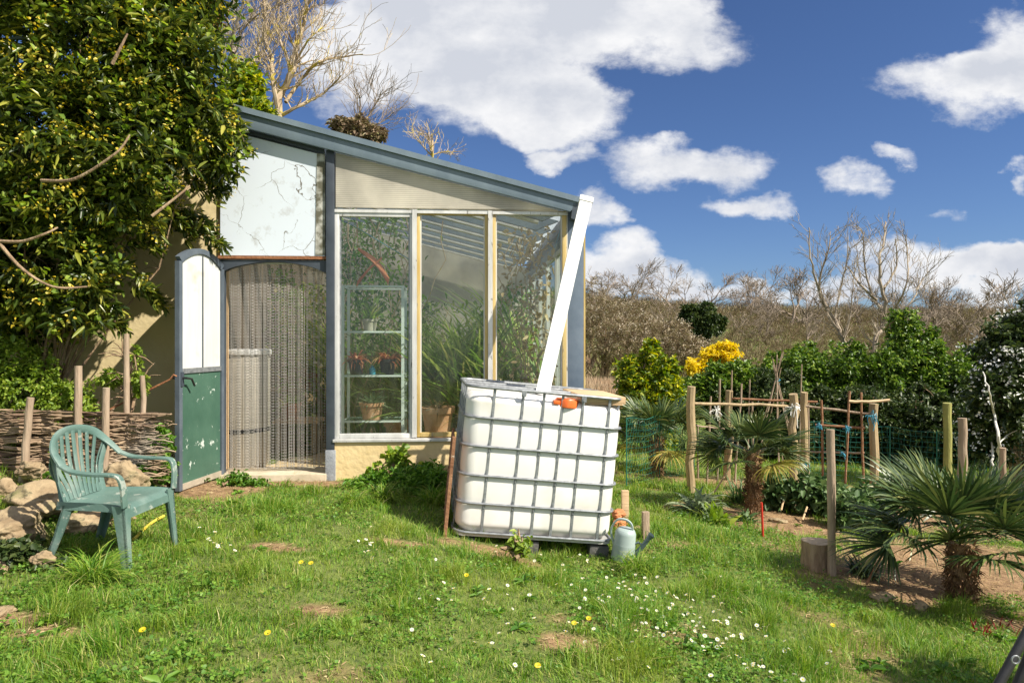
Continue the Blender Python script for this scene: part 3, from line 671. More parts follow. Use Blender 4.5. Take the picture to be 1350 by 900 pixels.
    door = fr.build('door', mat('door_slate_paint', (.07, .09, .115), (.11, .135, .165), 4, .5, bump=.08), gh_, bevel=0)
    door.location = (lx, ly, 0); door.rotation_euler = (0, 0, ang)
    b = MB(); b.box(w, W-w, -.018, .018, zb, zb+.05); b.build('bottom_rail', mat('worn_rail', (.30, .26, .2), (.42, .36, .28), 8, .8, bump=.3), door)
    b = MB(); b.box(w, W-w, -.018, .018, 1.035, 1.075); b.build('middle_rail', M_['galv'], door)
    b = MB(); b.box(w+.001, W-w-.001, -.006, .006, zb+.05, 1.035); b.build('lower_panel', M_['flakegreen'], door)
    mid = W*.48
    up = MB(); pts = [(w+.001, 1.076)]+arch(w+.001, W-w-.001, w+.002)+[(W-w-.001, 1.076)]; up.prism_xz(pts, -.005, .005); up.build('upper_panel', M_['milkglass'], door)
    b = MB(); b.box(mid-.006, mid+.006, -.012, .012, 1.076, zap-w-.012); b.build('glazing_bar', M_['dkblue'], door)
    for s in (-1, 1):
        b = MB(); b.box(W-.055, W-.015, s*.021, s*.027, .93, 1.05) if s > 0 else b.box(W-.055, W-.015, -.027, -.021, .93, 1.05)
        ho = b.build('lock_plate', M_['dkblue'], door)
        c = MB(); c.tube([(W-.035, s*.02, 1.0), (W-.035, s*.06, 1.0), (W-.10, s*.065, .99), (W-.15, s*.06, .93)], .009, 8); c.build('handle', M_['black'], ho)
    return gh_, d0, d1, zf, za
GHOUSE, D0U, D1U, ZF, ZA = build_greenhouse()

def W2(u, d, z): return wall_to_world(u, d, z)

# stucco wall to the left of the door
def left_wall():
    o = empty('stucco_wall', tuple(O0), (0, 0, WA)); tag(o, 'ochre rendered wall behind the laurel bush, left of the open door', 'wall')
    u1, _ = wl(289, 300); b = MB(); b.box(-6.2, u1, .0, .25, -.5, 3.18); b.build('wall', M_['ochre2'], o)
    b = MB(); b.box(u1-.005, u1+.02, -.012, .2, .1, 3.05); b.build('corner_bead', M_['plank'], o)
left_wall()

# chain curtain
def chain_curtain():
    root = empty('chain_curtain', tuple(O0), (0, 0, WA)); tag(root, 'silver aluminium chain curtain hanging in the open doorway', 'curtain')
    top = ZA-.0; bot = ZF+.02
    b = MB(); b.box(D0U+.05, D1U-.02, .07, .09, top-.01, top+.02); b.build('rail', M_['alu'], root)
    n = 62; pitch = (D1U-D0U-.08)/n
    lk = .017; H = top-bot; m = int(H/(lk*.8))
    V = []; Q = []
    for i in range(m):
        z = -i*lk*.8; w = .0080
        a = 0 if i % 2 == 0 else math.pi/2; a += .5
        cx, sy = math.cos(a)*w, math.sin(a)*w
        k = len(V)
        t = .0022
        # link ring: flat loop with a hole
        for (rx, rz_) in ((1, .0), (.6, .42), (-.6, .42), (-1, 0), (-.6, -.42), (.6, -.42)):
            V.append((cx*rx, sy*rx, z-lk/2+rz_*lk)); V.append((cx*rx*.5, sy*rx*.5, z-lk/2+rz_*lk*.62))
        for j in range(6):
            j2 = (j+1) % 6; Q.append((k+2*j, k+2*j2, k+2*j2+1, k+2*j+1))
    me = np_mesh('chain_strand', V, Q)
    rs = random.Random(4)
    for k in range(n):
        if rs.random() < .05: continue
        o = link_mesh('chain_strand', me, M_['chain'] if k == 0 or not me.materials else None, root)
        dz = math.sin(math.pi*k/(n-1))*.0
        o.location = (D0U+.05+pitch*(k+.5)+rs.gauss(0, .0035), .08+rs.gauss(0, .004), top+dz); o.rotation_euler = (rs.gauss(0, .003), rs.gauss(0, .0025), rs.uniform(0, 3.1))
chain_curtain()

# ---------------------------------------------------------------- inside the greenhouse
def pot(name, loc, r, h, m, label, cat='plant pot', fol=None, group=None, rot=0):
    o = empty(name, loc, (0, 0, rot)); tag(o, label, cat, group)
    b = MB(); b.lathe([(r*.66, 0), (r*.72, 0), (r*.93, h*.80), (r*1.04, h*.80), (r*1.06, h), (r*.92, h), (r*.86, h*.82), (0.001, h*.8)], 28); b.build('pot', m, o, smooth=True)
    if fol: fol(o, h)
    return o
def rosette(parent, z, n, length, width, m, up=.6, droop=.5, rs=None, name='foliage', spreadxy=.02, clip=None):
    """arching strap leaves: each 6 segments"""
    rs = rs or rng; V = []; Q = []
    for i in range(n):
        a = rs.uniform(0, 2*math.pi); el = np.clip(rs.normal(up, .3), .05, 1.45); L_ = length*rs.uniform(.6, 1.1); w = width*rs.uniform(.7, 1.1)
        p = np.array([rs.normal(0, spreadxy), rs.normal(0, spreadxy), z]); k0 = len(V); S = 7
        tw = rs.normal(0, .4); e = el
        for s in range(S+1):
            t = s/S; side = np.array([-math.sin(a+tw), math.cos(a+tw), 0.15*math.sin(tw*3)])
            ww = w*(math.sin(math.pi*min(1, .25+t*.78)))**.8*.5 if t < 1 else .001
            ww = w*.5*(1-t**2.2)*(0.6+.4*min(1, t*4))
            V.append(p-side*ww); V.append(p+side*ww)
            p = p+np.array([math.cos(a)*math.cos(e), math.sin(a)*math.cos(e), math.sin(e)])*L_/S
            e -= droop/S*(1+t*1.5)*rs.uniform(.6, 1.4)
        if clip is not None and not all(clip(parent.location, q) for q in V[k0:]): V = V[:k0]; continue
        for s in range(S): k = k0+2*s; Q.append((k, k+1, k+3, k+2))
    return link_mesh(name, np_mesh(name, V, Q), m, parent)
def indoors(loc, q):
    x = loc[0]+q[0]-O0.x; y = loc[1]+q[1]-O0.y; u = x*U.x+y*U.y; d = x*IN.x+y*IN.y
    return (d > .05) & (u < 2.14) & (d < 4.4) & (u > -1.2)

def interior():
    # shelf unit behind window one
    d = .42
    ua, zt = wl(452, 376, d); ub, _ = wl(531, 376, d)
    o = empty('shelf_unit', tuple(O0), (0, 0, WA)); tag(o, 'pale green metal shelf unit with glass shelves behind the left window', 'shelves')
    for (x, y) in ((ua, d), (ub, d), (ua, d+.34), (ub, d+.34)):
        b = MB(); b.box(x-.014, x+.014, y-.011, y+.011, .05, zt); b.build('post', M_['seagreen'], o)
    zs = [wl(490, yy, d)[1] for yy in (377, 437, 495, 555)]
    for i, z in enumerate(zs):
        b = MB()
        b.box(ua+.012, ub-.012, d-.01, d+.006, z-.012, z+.006); b.box(ua+.012, ub-.012, d+.334, d+.35, z-.012, z+.006)
        b.box(ua-.008, ua+.008, d+.012, d+.328, z-.012, z+.006); b.box(ub-.008, ub+.008, d+.012, d+.328, z-.012, z+.006)
        fr = b.build('shelf', M_['seagreen'], o)
        if i:
            q = MB(); q.box(ua+.01, ub-.01, d+.008, d+.332, z-.002, z+.003); q.build('glass_sheet', M_['shelfglass'], fr)
    pw = lambda px, dd, z: W2(wl(px, 450, dd)[0], dd, z)
    rs = np.random.default_rng(5)
    agave = lambda n, L_, w, m, up=.7, dr=.5: (lambda p, h: rosette(p, h*.8, n, L_, w, m, up, dr, rs))
    pot('potted_plant', pw(488, .50, zs[1]+.007), .075, .12, M_['drum'], 'spiky green plant in a small white pot on the upper shelf', 'potted plant', agave(44, .34, .022, M_['strap'], .9, .5))
    pot('potted_plant', pw(470, .53, zs[2]+.007), .085, .15, M_['black'], 'left black pot of copper-red succulents on the middle shelf', 'potted plant', agave(90, .24, .026, M_['copperleaf'], .7, 1.1))
    pot('potted_plant', pw(511, .53, zs[2]+.007), .085, .155, M_['black'], 'right black pot of copper-red succulents on the middle shelf', 'potted plant', agave(90, .25, .026, M_['copperleaf'], .8, 1.2))
    pot('potted_plant', pw(490, .53, zs[3]+.007), .12, .17, M_['terracotta'], 'round terracotta pot of grey-green agave on the lowest shelf', 'potted plant', agave(80, .27, .026, M_['greygreen'], .7, .6))
    c = MB(); c.lathe([(.03, 0), (.032, .06), (.015, .075), (.015, .09)], 14); t = c.build('small_bottle', M_['bluecord'], None, smooth=True); t.location = pw(491, .5, zs[2]+.007)
    tag(t, 'small blue bottle between the two black pots', 'bottle')
    pot('terracotta_pot', pw(528, .95, .06), .17, .42, M_['terracotta'], 'tall terracotta pot on the floor behind the shelf unit', 'plant pot', agave(40, .35, .03, M_['strap'], .9, .8))
    pot('terracotta_pot', pw(577, .27, .38), .160, .28, M_['terracotta'], 'large rimmed terracotta pot behind the middle window', 'plant pot', agave(30, .3, .02, M_['brownleaf'], .9, 1.2))
    b = MB(); b.box(-.2, .2, -.12, .12, 0, .22); t = b.build('planter_box', M_['plank'], None, bevel=.006); t.location = pw(500, .85, .06); t.rotation_euler = (0, 0, WA); tag(t, 'plain wooden planter box on the floor under the shelf unit', 'planter')
    # strap-leaved plants
    big = [(560, 1.5, 1.5, 40, .055, 'tall strap-leaved plant at the left of the middle window'), (606, 1.05, 1.35, 44, .05, 'arching strap-leaved plant in the centre of the middle window'),
           (632, 1.0, 1.6, 46, .05, 'tall strap-leaved plant behind the mullion of the two yellow windows'), (672, .6, 1.25, 55, .055, 'bushy strap-leaved plant at the left of the right window'),
           (700, 1.1, 1.9, 46, .05, 'highest strap-leaved plant in the right window'), (728, .6, 1.55, 55, .05, 'strap-leaved plant pressed against the right corner glass'),
           (650, 1.9, 1.5, 50, .06, 'strap-leaved plant deep inside behind the right window'), (590, 2.2, 1.4, 60, .06, 'strap-leaved plant deep inside behind the middle window'),
           (510, 2.1, 1.4, 40, .05, 'strap-leaved plant deep inside behind the shelf unit'), (470, 2.4, 1.6, 60, .05, 'strap-leaved plant deep inside at the left of the shelf unit')]
    for (px, dd, L_, n, w, lab) in big:
        u = wl(px, 450, dd)[0]; p = empty('strap_leaf_plant', W2(u, dd, .05)); tag(p, lab, 'plant', 'strap-leaved plants inside the greenhouse')
        rosette(p, .05, n*4, L_*1.28, w, M_['strap'], 1.28, .8, rs, 'foliage', .06, indoors)
        b = MB(); b.tube([(0, 0, 0), (.01, 0, .15), (0, .02, .3)], [.05, .04, .02], 8); b.build('stem', M_['bark'], p)
    # climbers: twining stems and scattered leaves near the glass
    for (px, y0, y1, dd, n, lab, m) in [(480, 290, 440, 1.3, 700, 'leafy climber hanging behind the left window', 'weed'), (515, 290, 470, 1.5, 700, 'second leafy climber right of the shelf top', 'weed'),
                                    (700, 310, 500, .55, 700, 'thin dry climber tangled behind the right window', 'straw'), (640, 400, 560, .9, 600, 'low leafy climber between the strap leaves', 'laurelyoung'), (400, 380, 560, 2.2, 1200, 'leafy plant mass behind the chain curtain', 'strap'),
                                    (350, 360, 450, 2.6, 1200, 'leafy climber high behind the chain curtain', 'weed'), (560, 400, 560, 2.9, 1400, 'dense leafy shrub at the back of the greenhouse', 'hedge'), (690, 380, 560, 2.6, 1200, 'dense leafy shrub at the far right corner inside', 'weed'), (450, 300, 560, 3.2, 1600, 'tall dense shrub at the back left of the greenhouse', 'hedge')]:
        ua_, za_ = wl(px, y0, dd); _, zb_ = wl(px, y1, dd)
        p = empty('climbing_plant', W2(ua_, dd, .05)); tag(p, lab, 'plant', 'climbing plants inside the greenhouse')
        rr = random.Random(int(px)); mb = MB()
        for k in range(7):
            q = [Vector((rr.uniform(-.05, .05), rr.uniform(-.05, .05), 0))]
            for j in range(12): q.append(Vector((q[-1].x+rr.gauss(0, .07), q[-1].y+rr.gauss(0, .05), (j+1)/12*(za_-.1))))
            mb.tube(q, .006, 4, cap=False)
        mb.build('stem', M_['lichenbark'], p)
        wx = .3 if n < 3000 else .7
        C = np.stack([rs.normal(0, wx*.55, n), rs.normal(0, .18, n), rs.uniform(max(zb_-.3, 0), za_, n)], 1)
        kk = np.array([indoors(p.location, c) for c in C]); C = C[kk]; n = len(C)
        leaves_mesh('foliage', C, rs.normal(0, 1, (n, 3))+np.array([[0, 0, -.4]]), rs.uniform(.04, .10, n), rs.uniform(.02, .045, n), M_[m], p)
    # hanging orange frond, blue cord
    a = W2(*((wl(472, 328, .4)[0]), .4, wl(472, 328, .4)[1])); b2 = W2(wl(512, 370, .4)[0], .4, wl(512, 370, .4)[1]); c2 = W2(wl(470, 374, .4)[0], .4, wl(470, 374, .4)[1]); e2 = W2(wl(503, 340, .4)[0], .4, wl(503, 340, .4)[1])
    mb = MB()
    for k in range(5):
        o_ = Vector((0, .01*k, .012*(k-2))); mb.tube(spline([a+o_*.3, (a+b2)/2+Vector((.02, 0, .03))+o_, b2+o_], 5), [.008]*11, 5)
        mb.tube(spline([c2+o_, (c2+e2)/2+Vector((0, 0, .02))+o_*.5, e2+o_*.3], 5), [.006]*11, 5)
    mb.tube([a, a+Vector((-.02, 0, .45))], .002, 4)
    t = mb.build('hanging_frond', M_['copper'], None, smooth=True); tag(t, 'dry orange crossed frond hanging behind the left window', 'dried frond')
    mb = MB(); q = [W2(wl(px, py, .3)[0], .3, wl(px, py, .3)[1]) for px, py in ((444, 288), (470, 300), (500, 318), (545, 345))]; mb.tube(spline(q, 6), .004, 5); t = mb.build('blue_cord', M_['bluecord'], None); tag(t, 'thin blue cord strung inside the left window', 'cord')
    mb = MB(); q = [W2(wl(px, py, .5)[0], .5, wl(px, py, .5)[1]) for px, py in ((725, 345), (735, 315), (742, 290))]; mb.tube(spline(q, 6), .004, 5); t = mb.build('blue_cord', M_['bluecord'], None); tag(t, 'short blue cord at the top corner of the right window', 'cord')
    # behind the doorway
    c = empty('storage_drum', W2(wl(318, 450, .55)[0], .55, .05)); tag(c, 'large off-white drum with flat lid behind the chain curtain', 'drum')
    b = MB(); b.lathe([(.24, 0), (.27, .05), (.27, 1.08), (.25, 1.12)], 32); b.build('body', M_['drum'], c, smooth=True)
    b = MB(); b.lathe([(.285, 1.12), (.29, 1.13), (.29, 1.165), (.27, 1.175)], 32); b.build('lid', M_['white'], c, smooth=True)
    b = MB(); b.lathe([(.274, .36), (.278, .365), (.278, .395), (.274, .40)], 32, cap=False); b.build('band', M_['black'], c)
    for i, (pa, pb, dd, z0, z1, lab) in enumerate([(365, 425, 1.5, .05, .42, 'low wooden step standing behind the drum'), (340, 430, 2.3, .05, .72, 'higher wooden potting bench in the depth of the doorway')]):
        ua_ = wl(pa, 450, dd)[0]; ub_ = wl(pb, 450, dd)[0]
        q = empty('wooden_bench', W2((ua_+ub_)/2, dd, z0), (0, 0, WA)); tag(q, lab, 'bench'); hw = (ub_-ua_)/2
        b = MB()
        for k in range(3): b.box(-hw, hw, -.2+k*.14, -.07+k*.14, z1-z0-.035, z1-z0)
        b.build('top', M_['plank'], q, bevel=.004)
        for sx in (-1, 1):
            b = MB(); b.box(sx*(hw-.06)-.03, sx*(hw-.06)+.03, -.16, .16, 0, z1-z0-.036); b.build('leg', M_['palewood'], q)
    pot('terracotta_pot', W2(wl(385, 450, 1.5)[0], 1.5, .42), .10, .18, M_['terracotta'], 'small terracotta pot on the step behind the curtain', 'plant pot', agave(30, .3, .02, M_['strap']))
    pot('terracotta_pot', W2(wl(412, 450, 2.25)[0], 2.25, .72), .12, .2, M_['terracotta'], 'terracotta pot on the potting bench behind the curtain', 'plant pot', agave(40, .5, .02, M_['straw']))
interior()

# ---------------------------------------------------------------- water tank in its cage
def rrect(hx, hy, r, n=6):
    pts = []
    for (cx, cy_, a0) in ((hx-r, -hy+r, -90), (hx-r, hy-r, 0), (-hx+r, hy-r, 90), (-hx+r, -hy+r, 180)):
        for k in range(n+1): a = R(a0+90*k/n); pts.append((cx+r*math.cos(a), cy_+r*math.sin(a)))
    return pts
def ibc():
    yaw, roll = R(7), R(5.6)
    Rm = Matrix.Rotation(yaw, 3, 'Z') @ Matrix.Rotation(roll, 3, 'Y')
    anchor = P(598, 700, 5.0); loc = anchor-Rm @ Vector((-.6, -.5, .13))
    root = empty('water_tank', loc); root.rotation_mode = 'XYZ'; root.rotation_euler = Rm.to_euler('XYZ')
    tag(root, 'white plastic water tank in a galvanised wire cage, tilted on the lawn', 'water tank')
    HZ = [.13, .345, .55, .765, .975, 1.2]
    # bottle
    V = []; F_ = []; zs = np.concatenate([np.linspace(.127, 1.10, 62), [1.125, 1.145, 1.155]]); n = None
    for z in zs:
        ins = .011
        k = np.searchsorted(HZ, z)-1; k = int(np.clip(k, 0, 4)); t = (z-HZ[k])/(HZ[k+1]-HZ[k])
        ins -= .004*math.sin(math.pi*min(max(t, 0), 1))**.7
        if z < .18: ins += (.18-z)*.7
        if z > 1.10: ins += [.012, .05, .16][[1.125, 1.145, 1.155].index(round(float(z), 3))]
        pr = rrect(.6-ins, .5-ins, .105); n = len(pr); V += [(x, y, float(z)) for x, y in pr]
    for i in range(len(zs)-1):
        for k in range(n): F_.append((i*n+k, i*n+(k+1) % n, (i+1)*n+(k+1) % n, (i+1)*n+k))
    F_.append(tuple(range((len(zs)-1)*n, len(zs)*n))); F_.append(tuple(reversed(range(n))))
    m = mat('milky_tank_plastic', (.76, .755, .73), (.84, .835, .81), 2.5, .38, spots=((.62, .6, .54), 11, .70), third=((.62, .60, .53), 1.6, .52))
    b = MB(); b.add(V, F_); b.build('tank_body', m, root, smooth=True)
    for i, z in enumerate(HZ):
        b = MB(); pts = [(x, y, z) for x, y in rrect(.604, .504, .115)]; b.tube(pts, .0098 if i < 5 else .012, 8, closed=True); b.build('hoop_bar', M_['galv'], root, smooth=True)
    for f in (.17, .35, .48, .60, .73, .90):
        x = -.6+1.2*f
        for y, s in ((-.5, -1), (.5, 1)):
            b = MB(); yy = y+s*-.010
            q = [(x, yy, .12), (x, yy, 1.2)]; b.sweep(q, (0, 1, 0), .021, .013)
            for z in HZ[1:5]: b.tube([(x, yy+s*.004, z-.035), (x, yy+s*.006, z), (x, yy+s*.004, z+.035)], [.0095]*3, 6)
            b.build('upright_bar', M_['galv'], root, smooth=True)
    for y in (-.33, -.12, .1, .33):
        for s in (-1, 1):
            b = MB(); b.sweep([(s*.597, y, .12), (s*.597, y, 1.2)], (1, 0, 0), .020, .013); b.build('upright_bar', M_['galv'], root, smooth=True)
    for x in (-.18, .276):
        b = MB(); b.box(x-.018, x+.018, -.518, -.508, 1.155, 1.20); b.tube([(x, -.522, 1.17), (x, -.505, 1.17)], .011, 10); b.build('top_bracket', M_['galv'], root)
    for y in (-.12, .22):      # bars across the top
        b = MB(); b.tube([(-.6, y, 1.195), (.6, y, 1.195)], .010, 8); b.build('cross_bar', M_['galv'], root, smooth=True)
    # cap
    b = MB(); prof = []
    nn = 28
    V = []; F2 = []
    for (r, z) in ((.084, 0), (.092, .006), (.092, .055), (.082, .068), (.03, .070)):
        for k in range(nn):
            rr_ = r*(1.0 if k % 4 < 2 else .955) if z < .06 else r
            V.append((.165+rr_*math.cos(2*math.pi*k/nn), -.425+rr_*math.sin(2*math.pi*k/nn), 1.098+z))
    for i in range(4):
        for k in range(nn): F2.append((i*nn+k, i*nn+(k+1) % nn, (i+1)*nn+(k+1) % nn, (i+1)*nn+k))
    F2.append(tuple(range(4*nn, 5*nn))); b.add(V, F2); b.build('screw_cap', M_['orange'], root, smooth=True)
    b = MB(); b.box(.05, .10, -.50, -.44, 1.12, 1.15); b.build('cap_tab', M_['orange'], root, bevel=.008)
    # pallet
    b = MB(); pr = rrect(.60, .50, .08); b.add([(x, y, .104) for x, y in pr]+[(x*1.0, y, .125) for x, y in pr], [tuple(range(len(pr)))[::-1], tuple(range(len(pr), 2*len(pr)))]+[(k, (k+1) % len(pr), (k+1) % len(pr)+len(pr), k+len(pr)) for k in range(len(pr))])
    b.build('pallet_tray', mat('pallet_steel', (.42, .42, .41), (.55, .54, .52), 9, .5, .3, spots=((.3, .2, .12), 12, .66)), root)
    for x in (-.51, -.03, .51):
        for y in (-.42, 0, .42):
            b = MB(); b.box(x-.075, x+.075, y-.065, y+.065, -.02, .088); b.build('foot', M_['darkpallet'], root, bevel=.012)
    for y in (-.42, .42):
        b = MB(); b.box(-.58, .58, y-.05, y+.05, -.045, -.022); b.build('skid', M_['darkpallet'], root)
    # plank lying on the rim
    pl = MB(); pl.box(-.16, .19, -.36, .33, 0, .055); pl.box(-.14, .17, -.362, -.3, -.01, -.001); o = pl.build('wooden_board', M_['plank'], None, bevel=.004)
    o.matrix_world = Matrix.Translation(loc) @ Rm.to_4x4() @ Matrix.Translation((.415, -.125, 1.157)) @ Matrix.Rotation(R(-2), 4, 'Y')
    tag(o, 'thick pale wooden board lying on the right end of the water tank', 'board')
    return loc, Rm
TLOC, TR = ibc()
# white downpipe leaning from eave into the tank
def downpipe():
    T = P(773, 262, 6.12); Bm = P(714, 522, 5.45); d = (Bm-T).normalized()
    o = empty('downpipe', T); tag(o, 'long white square downpipe slanting from the roof corner into the water tank', 'downpipe')
    q = MB(); side = d.cross(Vector((0, 1, 0))).normalized(); w = .055; h = .04; y = d.cross(side)
    v = []
    for p, k in ((Vector((0, 0, 0)), 0), (Bm-T, 1)):
        for a, b in ((-1, -1), (1, -1), (1, 1), (-1, 1)):
            v.append(p+side*a*w+y*b*h)
            v.append(p+side*a*(w-.005)+y*b*(h-.005))
    f = []
    for j in range(4):
        a = j*2; b = ((j+1) % 4)*2
        f += [(a, b, b+8, a+8), (a+1, a+9, b+9, b+1), (a, a+1, b+1, b), (a+8, b+8, b+9, a+9)]
    q.add(v, f); q.build('pipe', M_['white'], o)
    c = MB(); c.beam(Vector((0, 0, 0))+d*.0, d*.05, .122, .092, (0, 1, 0)); c.build('collar', M_['white'], o)
downpipe()

# slatted panel leaning on the left of the tank
def slat_panel():
    a = P(603, 575, 5.45); b = P(590, 692, 5.0)
    o = empty('slatted_panel', (-.515, 5.22, G(-.5, 5.1)-.02), (R(0), R(5.5), R(6)))
    tag(o, 'narrow reddish slatted wooden panel leaning against the left side of the water tank', 'panel')
    f = MB(); f.box(-.012, .012, -.26, -.235, 0, .74); f.box(-.012, .012, .235, .26, 0, .74); f.box(-.012, .012, -.234, .234, 0, .03); f.build('frame', M_['slatwood'], o)
    s = MB()
    for k in range(14): s.beam((.0, -.234, .05+k*.051), (.0, .234, .05+k*.051), .03, .012, (1, 0, .6))
    s.build('slats', M_['slatwood'], o)
slat_panel()

# ---------------------------------------------------------------- garden chair
def chair():
    c = Vector((-2.355, 4.03, 0)); c.z = min(G(c.x+dx, c.y+dy) for dx in (-.2, .2) for dy in (-.2, .2))+.01
    root = empty('garden_chair', (c.x, c.y, c.z), (0, 0, R(-3))); root.scale = (.97, .97, .945); tag(root, 'faded green plastic garden armchair with a slatted fan back, on the grass by the rocks', 'chair')
    m = M_['chair']
    SZ = .375
    # seat: dished slab with rolled edges
    nx, ny = 16, 16; V = []; Fq = []
    def sp(i, j):
        u = i/nx; v = j/ny*2-1
        hw = .205+.045*u
        x = -.20+.43*u; y = v*hw
        z = SZ-.018*(1-v*v)*math.sin(math.pi*min(1, u*1.1))+.012*(u**6)*-1.2
        if abs(v) > .85: z += .010*(abs(v)-.85)/.15
        if u > .9: z -= .02*((u-.9)/.1)**2
        return x, y, z
    for i in range(nx+1):
        for j in range(ny+1): V.append(sp(i, j))
    N1 = len(V); V += [(x, y, z-.008) for x, y, z in V]
    for i in range(nx):
        for j in range(ny):
            a = i*(ny+1)+j; Fq.append((a, a+ny+1, a+ny+2, a+1)); Fq.append((a+N1, a+1+N1, a+ny+2+N1, a+ny+1+N1))
    b = MB(); b.add(V, Fq)
    # apron
    per = [sp(i, 0) for i in range(nx+1)]+[sp(nx, j) for j in range(1, ny+1)]+[sp(i, ny) for i in range(nx-1, -1, -1)]+[sp(0, j) for j in range(ny-1, 0, -1)]
    n = len(per); V = []
    for (x, y, z) in per:
        k = 1+.02; V += [(x, y, z+.001), (x*1.0+(.006 if x > 0 else -.004), y*1.03, z-.045)]
    V += [(x*.985, y*.985, z-.045) for (x, y, z) in per]
    Fq = []
    for i in range(n):
        j = (i+1) % n; Fq.append((2*i, 2*j, 2*j+1, 2*i+1)); Fq.append((2*i+1, 2*j+1, 2*n+j, 2*n+i))
    b.add(V, Fq); b.build('seat', m, root, smooth=True)
    # rim of the back and arms
    back = spline([(-.12, .262, .60), (-.20, .235, .69), (-.245, .15, .765), (-.26, 0, .79), (-.245, -.15, .765), (-.20, -.235, .69), (-.12, -.262, .60)], 6)
    b = MB(); ctr = Vector((-.1, 0, .55)); ups = []
    nb = len(back)
    for i, p in enumerate(back):
        t = i/(nb-1); ups.append(Vector((1, 0, -.15)).lerp(Vector((.3, 0, 1)), abs(2*t-1)**3))
    b.sweep(back, ups, .052, .016)
    # slats: from rim to the seat's rear edge
    for k in range(9):
        t = (k-4)/4.0; yt = t*.225; zt = .785-.10*abs(t)**2.2; xt = -.256+.045*abs(t)**2; yb = t*.135
        pts = spline([(xt, yt, zt), (-.235, yt*.92, .60-.03*abs(t)), (-.205, yb*1.12, .45), (-.185, yb, .375)], 4)
        b.sweep(pts, (1, 0, 0), [.031-.004*abs(t)]*len(pts), .007)
    b.sweep(spline([(-.195, -.19, .40), (-.205, 0, .395), (-.195, .19, .40)], 4), (1, 0, .2), .05, .010)
    # side webs of the back joining the seat
    for s in (-1, 1): b.sweep(spline([(-.205, s*.243, .68), (-.212, s*.20, .55), (-.20, s*.185, .45), (-.185, s*.19, .37)], 4), (1, s*-.2, 0), .036, .010)
    b.build('backrest', m, root, smooth=True)
    for s in (-1, 1):
        a = MB(); pts = spline([(-.14, s*.26, .615), (-.06, s*.275, .578), (.06, s*.282, .565), (.17, s*.28, .562), (.215, s*.275, .545), (.232, s*.268, .49), (.235, s*.262, .43), (.235, s*.255, .37)], 5)
        up = []
        for i, p in enumerate(pts):
            t = i/(len(pts)-1); up.append(Vector((0, 0, 1)).lerp(Vector((1, 0, .15)), max(0, min(1, (t-.5)/.2))))
        a.sweep(pts, up, .046, .018); a.build('armrest', m, root, smooth=True)
    for s in (-1, 1):   # tapered channel legs: two walls meeting at a corner
        def leg(x0, y0, x1, y1, z0, name='leg', w0=.075, w1=.040):
            q = MB(); sx = 1 if x0 > 0 else -1
            for (ax, ay) in ((1, 0), (0, 1)):
                v = []
                for (cx, cy_, z, w) in ((x0, y0, z0, w0), ((x0*.55+x1*.45), (y0*.55+y1*.45), z0*.5, (w0+w1)/2*.92), (x1, y1, 0, w1)):
                    for tt in (0, .012):
                        if ax: v += [(cx-sx*w, cy_-s*tt, z), (cx, cy_-s*tt, z)]
                        else: v += [(cx-sx*tt, cy_-s*w, z), (cx-sx*tt, cy_, z)]
                f = []
                for i in range(2):
                    o = i*4
                    f += [(o, o+1, o+5, o+4), (o+2, o+6, o+7, o+3), (o, o+4, o+6, o+2), (o+1, o+3, o+7, o+5)]
                f += [(0, 2, 3, 1), (8, 9, 11, 10)]
                q.add(v, f)
            q.build(name, m, root, smooth=True)
        leg(.232, s*.262, .262, s*.262, SZ-.0, w0=.07, w1=.038)
        leg(-.16, s*.215, -.265, s*.245, SZ-.01, w0=.065, w1=.036)
    return root
chair()

# ---------------------------------------------------------------- watering can, bricks, stakes by the tank
def can():
    p = P(820, 722, 5.12); x, y = p.x+.005, p.y
    o = empty('watering_can', (x, y, G(x, y)), (R(4), R(7), R(-18))); tag(o, 'pale grey-green watering can in the grass beside the tank', 'watering can')
    b = MB(); b.lathe([(.085, 0), (.09, .005), (.083, .12), (.082, .125), (.08, .13), (.078, .2), (.066, .225), (.05, .235)], 28); b.build('body', M_['cangrey'], o, smooth=True)
    h = MB(); h.sweep(spline([(-.078, 0, .10), (-.11, 0, .2), (-.075, 0, .285), (-.01, 0, .30), (.035, 0, .275), (.05, 0, .225)], 5), (0, 1, 0), .014, .024); h.build('handle', M_['cangrey'], o, smooth=True)
    s = MB(); s.tube([(.07, 0, .03), (.12, 0, .10), (.175, 0, .2)], [.022, .018, .016], 14, cap=False); s.tube([(.172, 0, .197), (.19, 0, .228)], [.018, .026], 14, cap=False); s.tube([(.06, 0, .12), (.10, 0, .15), (.135, 0, .135)], .008, 8); s.build('spout', M_['canspout'], o, smooth=True)
can()
